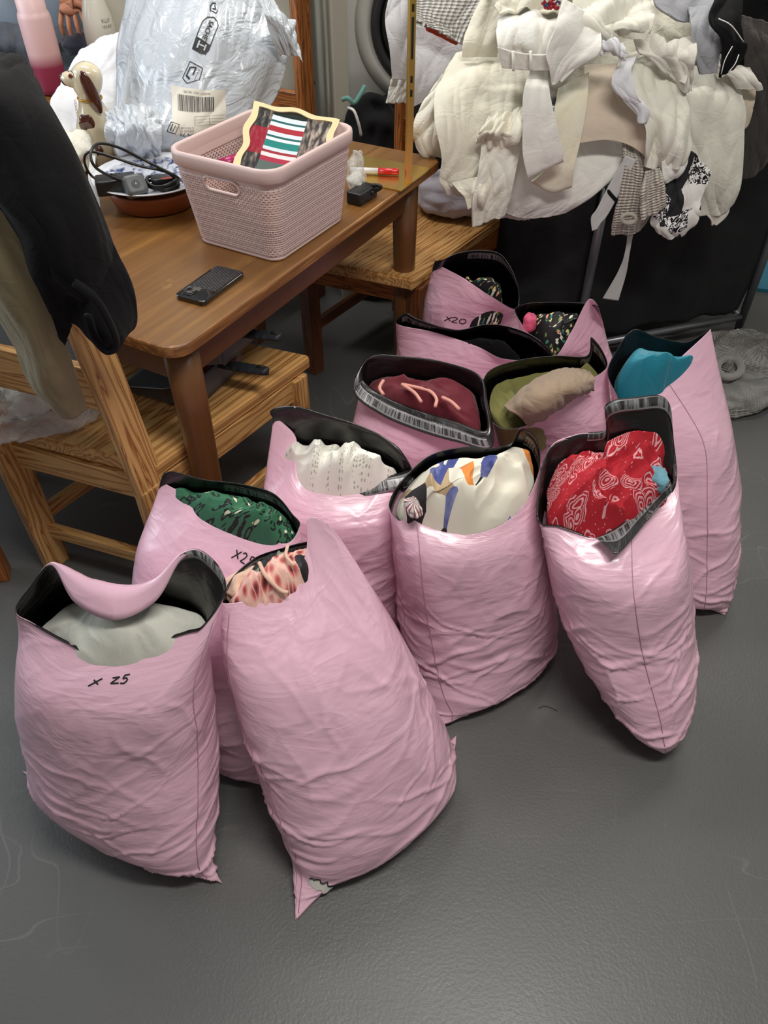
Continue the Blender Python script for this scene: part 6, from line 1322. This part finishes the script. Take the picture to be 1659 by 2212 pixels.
skin('jeans', [(px0, py0, .99, (.165, .125)), (px0, py0, .90, (.16, .125)), (px0+.10, py0, .80, .10), (px0+.11, py0-.01, .50, .075), (px0+.11, py0+.02, .10, .062), (px0-.10, py0, .80, .10), (px0-.11, py0-.01, .50, .075), (px0-.11, py0+.02, .10, .062)],
     [(0, 1), (1, 2), (2, 3), (3, 4), (1, 5), (5, 6), (6, 7)], M['denim_blue'], pr_)
skin('top', [(px0, py0, .97, (.17, .13)), (px0, py0-.02, 1.12, (.15, .12)), (px0, py0-.04, 1.32, (.18, .125)), (px0, py0-.05, 1.43, (.13, .10)), (px0+.18, py0-.05, 1.40, .065), (px0+.245, py0-.10, 1.14, .055), (-1.12, 3.30, 1.03, .045), (px0-.18, py0-.05, 1.40, .065), (px0-.235, py0-.08, 1.12, .055), (px0-.19, py0-.22, 1.0, .045)],
     [(0, 1), (1, 2), (2, 3), (3, 4), (4, 5), (5, 6), (3, 7), (7, 8), (8, 9)], M['dark_top'], pr_)
ell('head', (px0, py0-.10, 1.64), (.078, .095, .115), M['skin'], pr_); ell('hair', (px0, py0-.075, 1.67), (.088, .10, .115), M['hair'], pr_)
ell('nose', (px0, py0-.198, 1.62), (.012, .018, .020), M['skin'], pr_); ell('mouth', (px0, py0-.186, 1.578), (.024, .010, .007), plastic('lips', 'A85A55', .5), pr_)
for s_ in (-1, 1):
    ell('eye', (px0+s_*.030, py0-.186, 1.65), (.013, .007, .008), M['dog_black'], pr_); ell('ear', (px0+s_*.08, py0-.09, 1.635), (.010, .018, .028), M['skin'], pr_); ell('shoe', (px0+s_*.11, py0-.09, .04), (.045, .13, .038), M['black'], pr_)
tube('watch', [(-1.148+.034*math.cos(a), 3.262+.03*math.sin(a)*.8, .985+.008*math.sin(a)) for a in np.linspace(0, 2*math.pi, 14, endpoint=False)], .006, M['steel'], pr_, closed=True, seg=8)
blob('dark_folded_cloth', (-1.09, 3.20, .79), (.085, .055, .035), M['navy'], 'dark navy folded cloth held under the lowered hand', 'cloth', seed=95, n=60, crum=.006)
sheet('patterned_cloth', R3(((-40, 45), (60, 50), (180, 55), 3.34), ((-20, 95), (70, 95), (195, 92), 3.30), ((0, 130), (90, 128), (196, 122), 3.32)), M['dark_top'], 'grey patterned garment hanging below the lowered hand', 'garment', seed=96, fold=.014, ff=10)
blob('dark_clothes_pile', at(310, 30, Y=3.95), (.28, .2, .35), M['charcoal'], 'dark clothing seen behind the white water bottle', 'clothing', seed=97, n=60, crum=.02)

tube('thread', [at(1163, 1530, z=.002), at(1175, 1525, z=.003), at(1188, 1528, z=.002), at(1204, 1536, z=.002)], .0006, M['ink'], None, seg=5, origin=at(1185, 1530, z=.002)); tag(C.objects[-1], 'short dark thread lying on the floor between the bags', 'thread')
blob('plastic_scrap', at(209, 1170, z=.005), (.010, .007, .004), M['poly'], 'tiny shiny plastic scrap on the floor by the chair foot', 'scrap', seed=99, n=24, crum=.002, cf=80)

sheet('folded_flap', [[wz(1287, 1162, .490), wz(1330, 1140, .490), wz(1380, 1102, .500), wz(1447, 1034, .535)], [wz(1298, 1170, .487), wz(1340, 1168, .488), wz(1388, 1115, .499), wz(1450, 1048, .532)], [wz(1312, 1182, .485), wz(1338, 1193, .484), wz(1398, 1125, .497), wz(1451, 1062, .530)]], M['strip'], parent=b6.t, nu=60, nv=14, fold=.001, crum=.001, thick=.001)
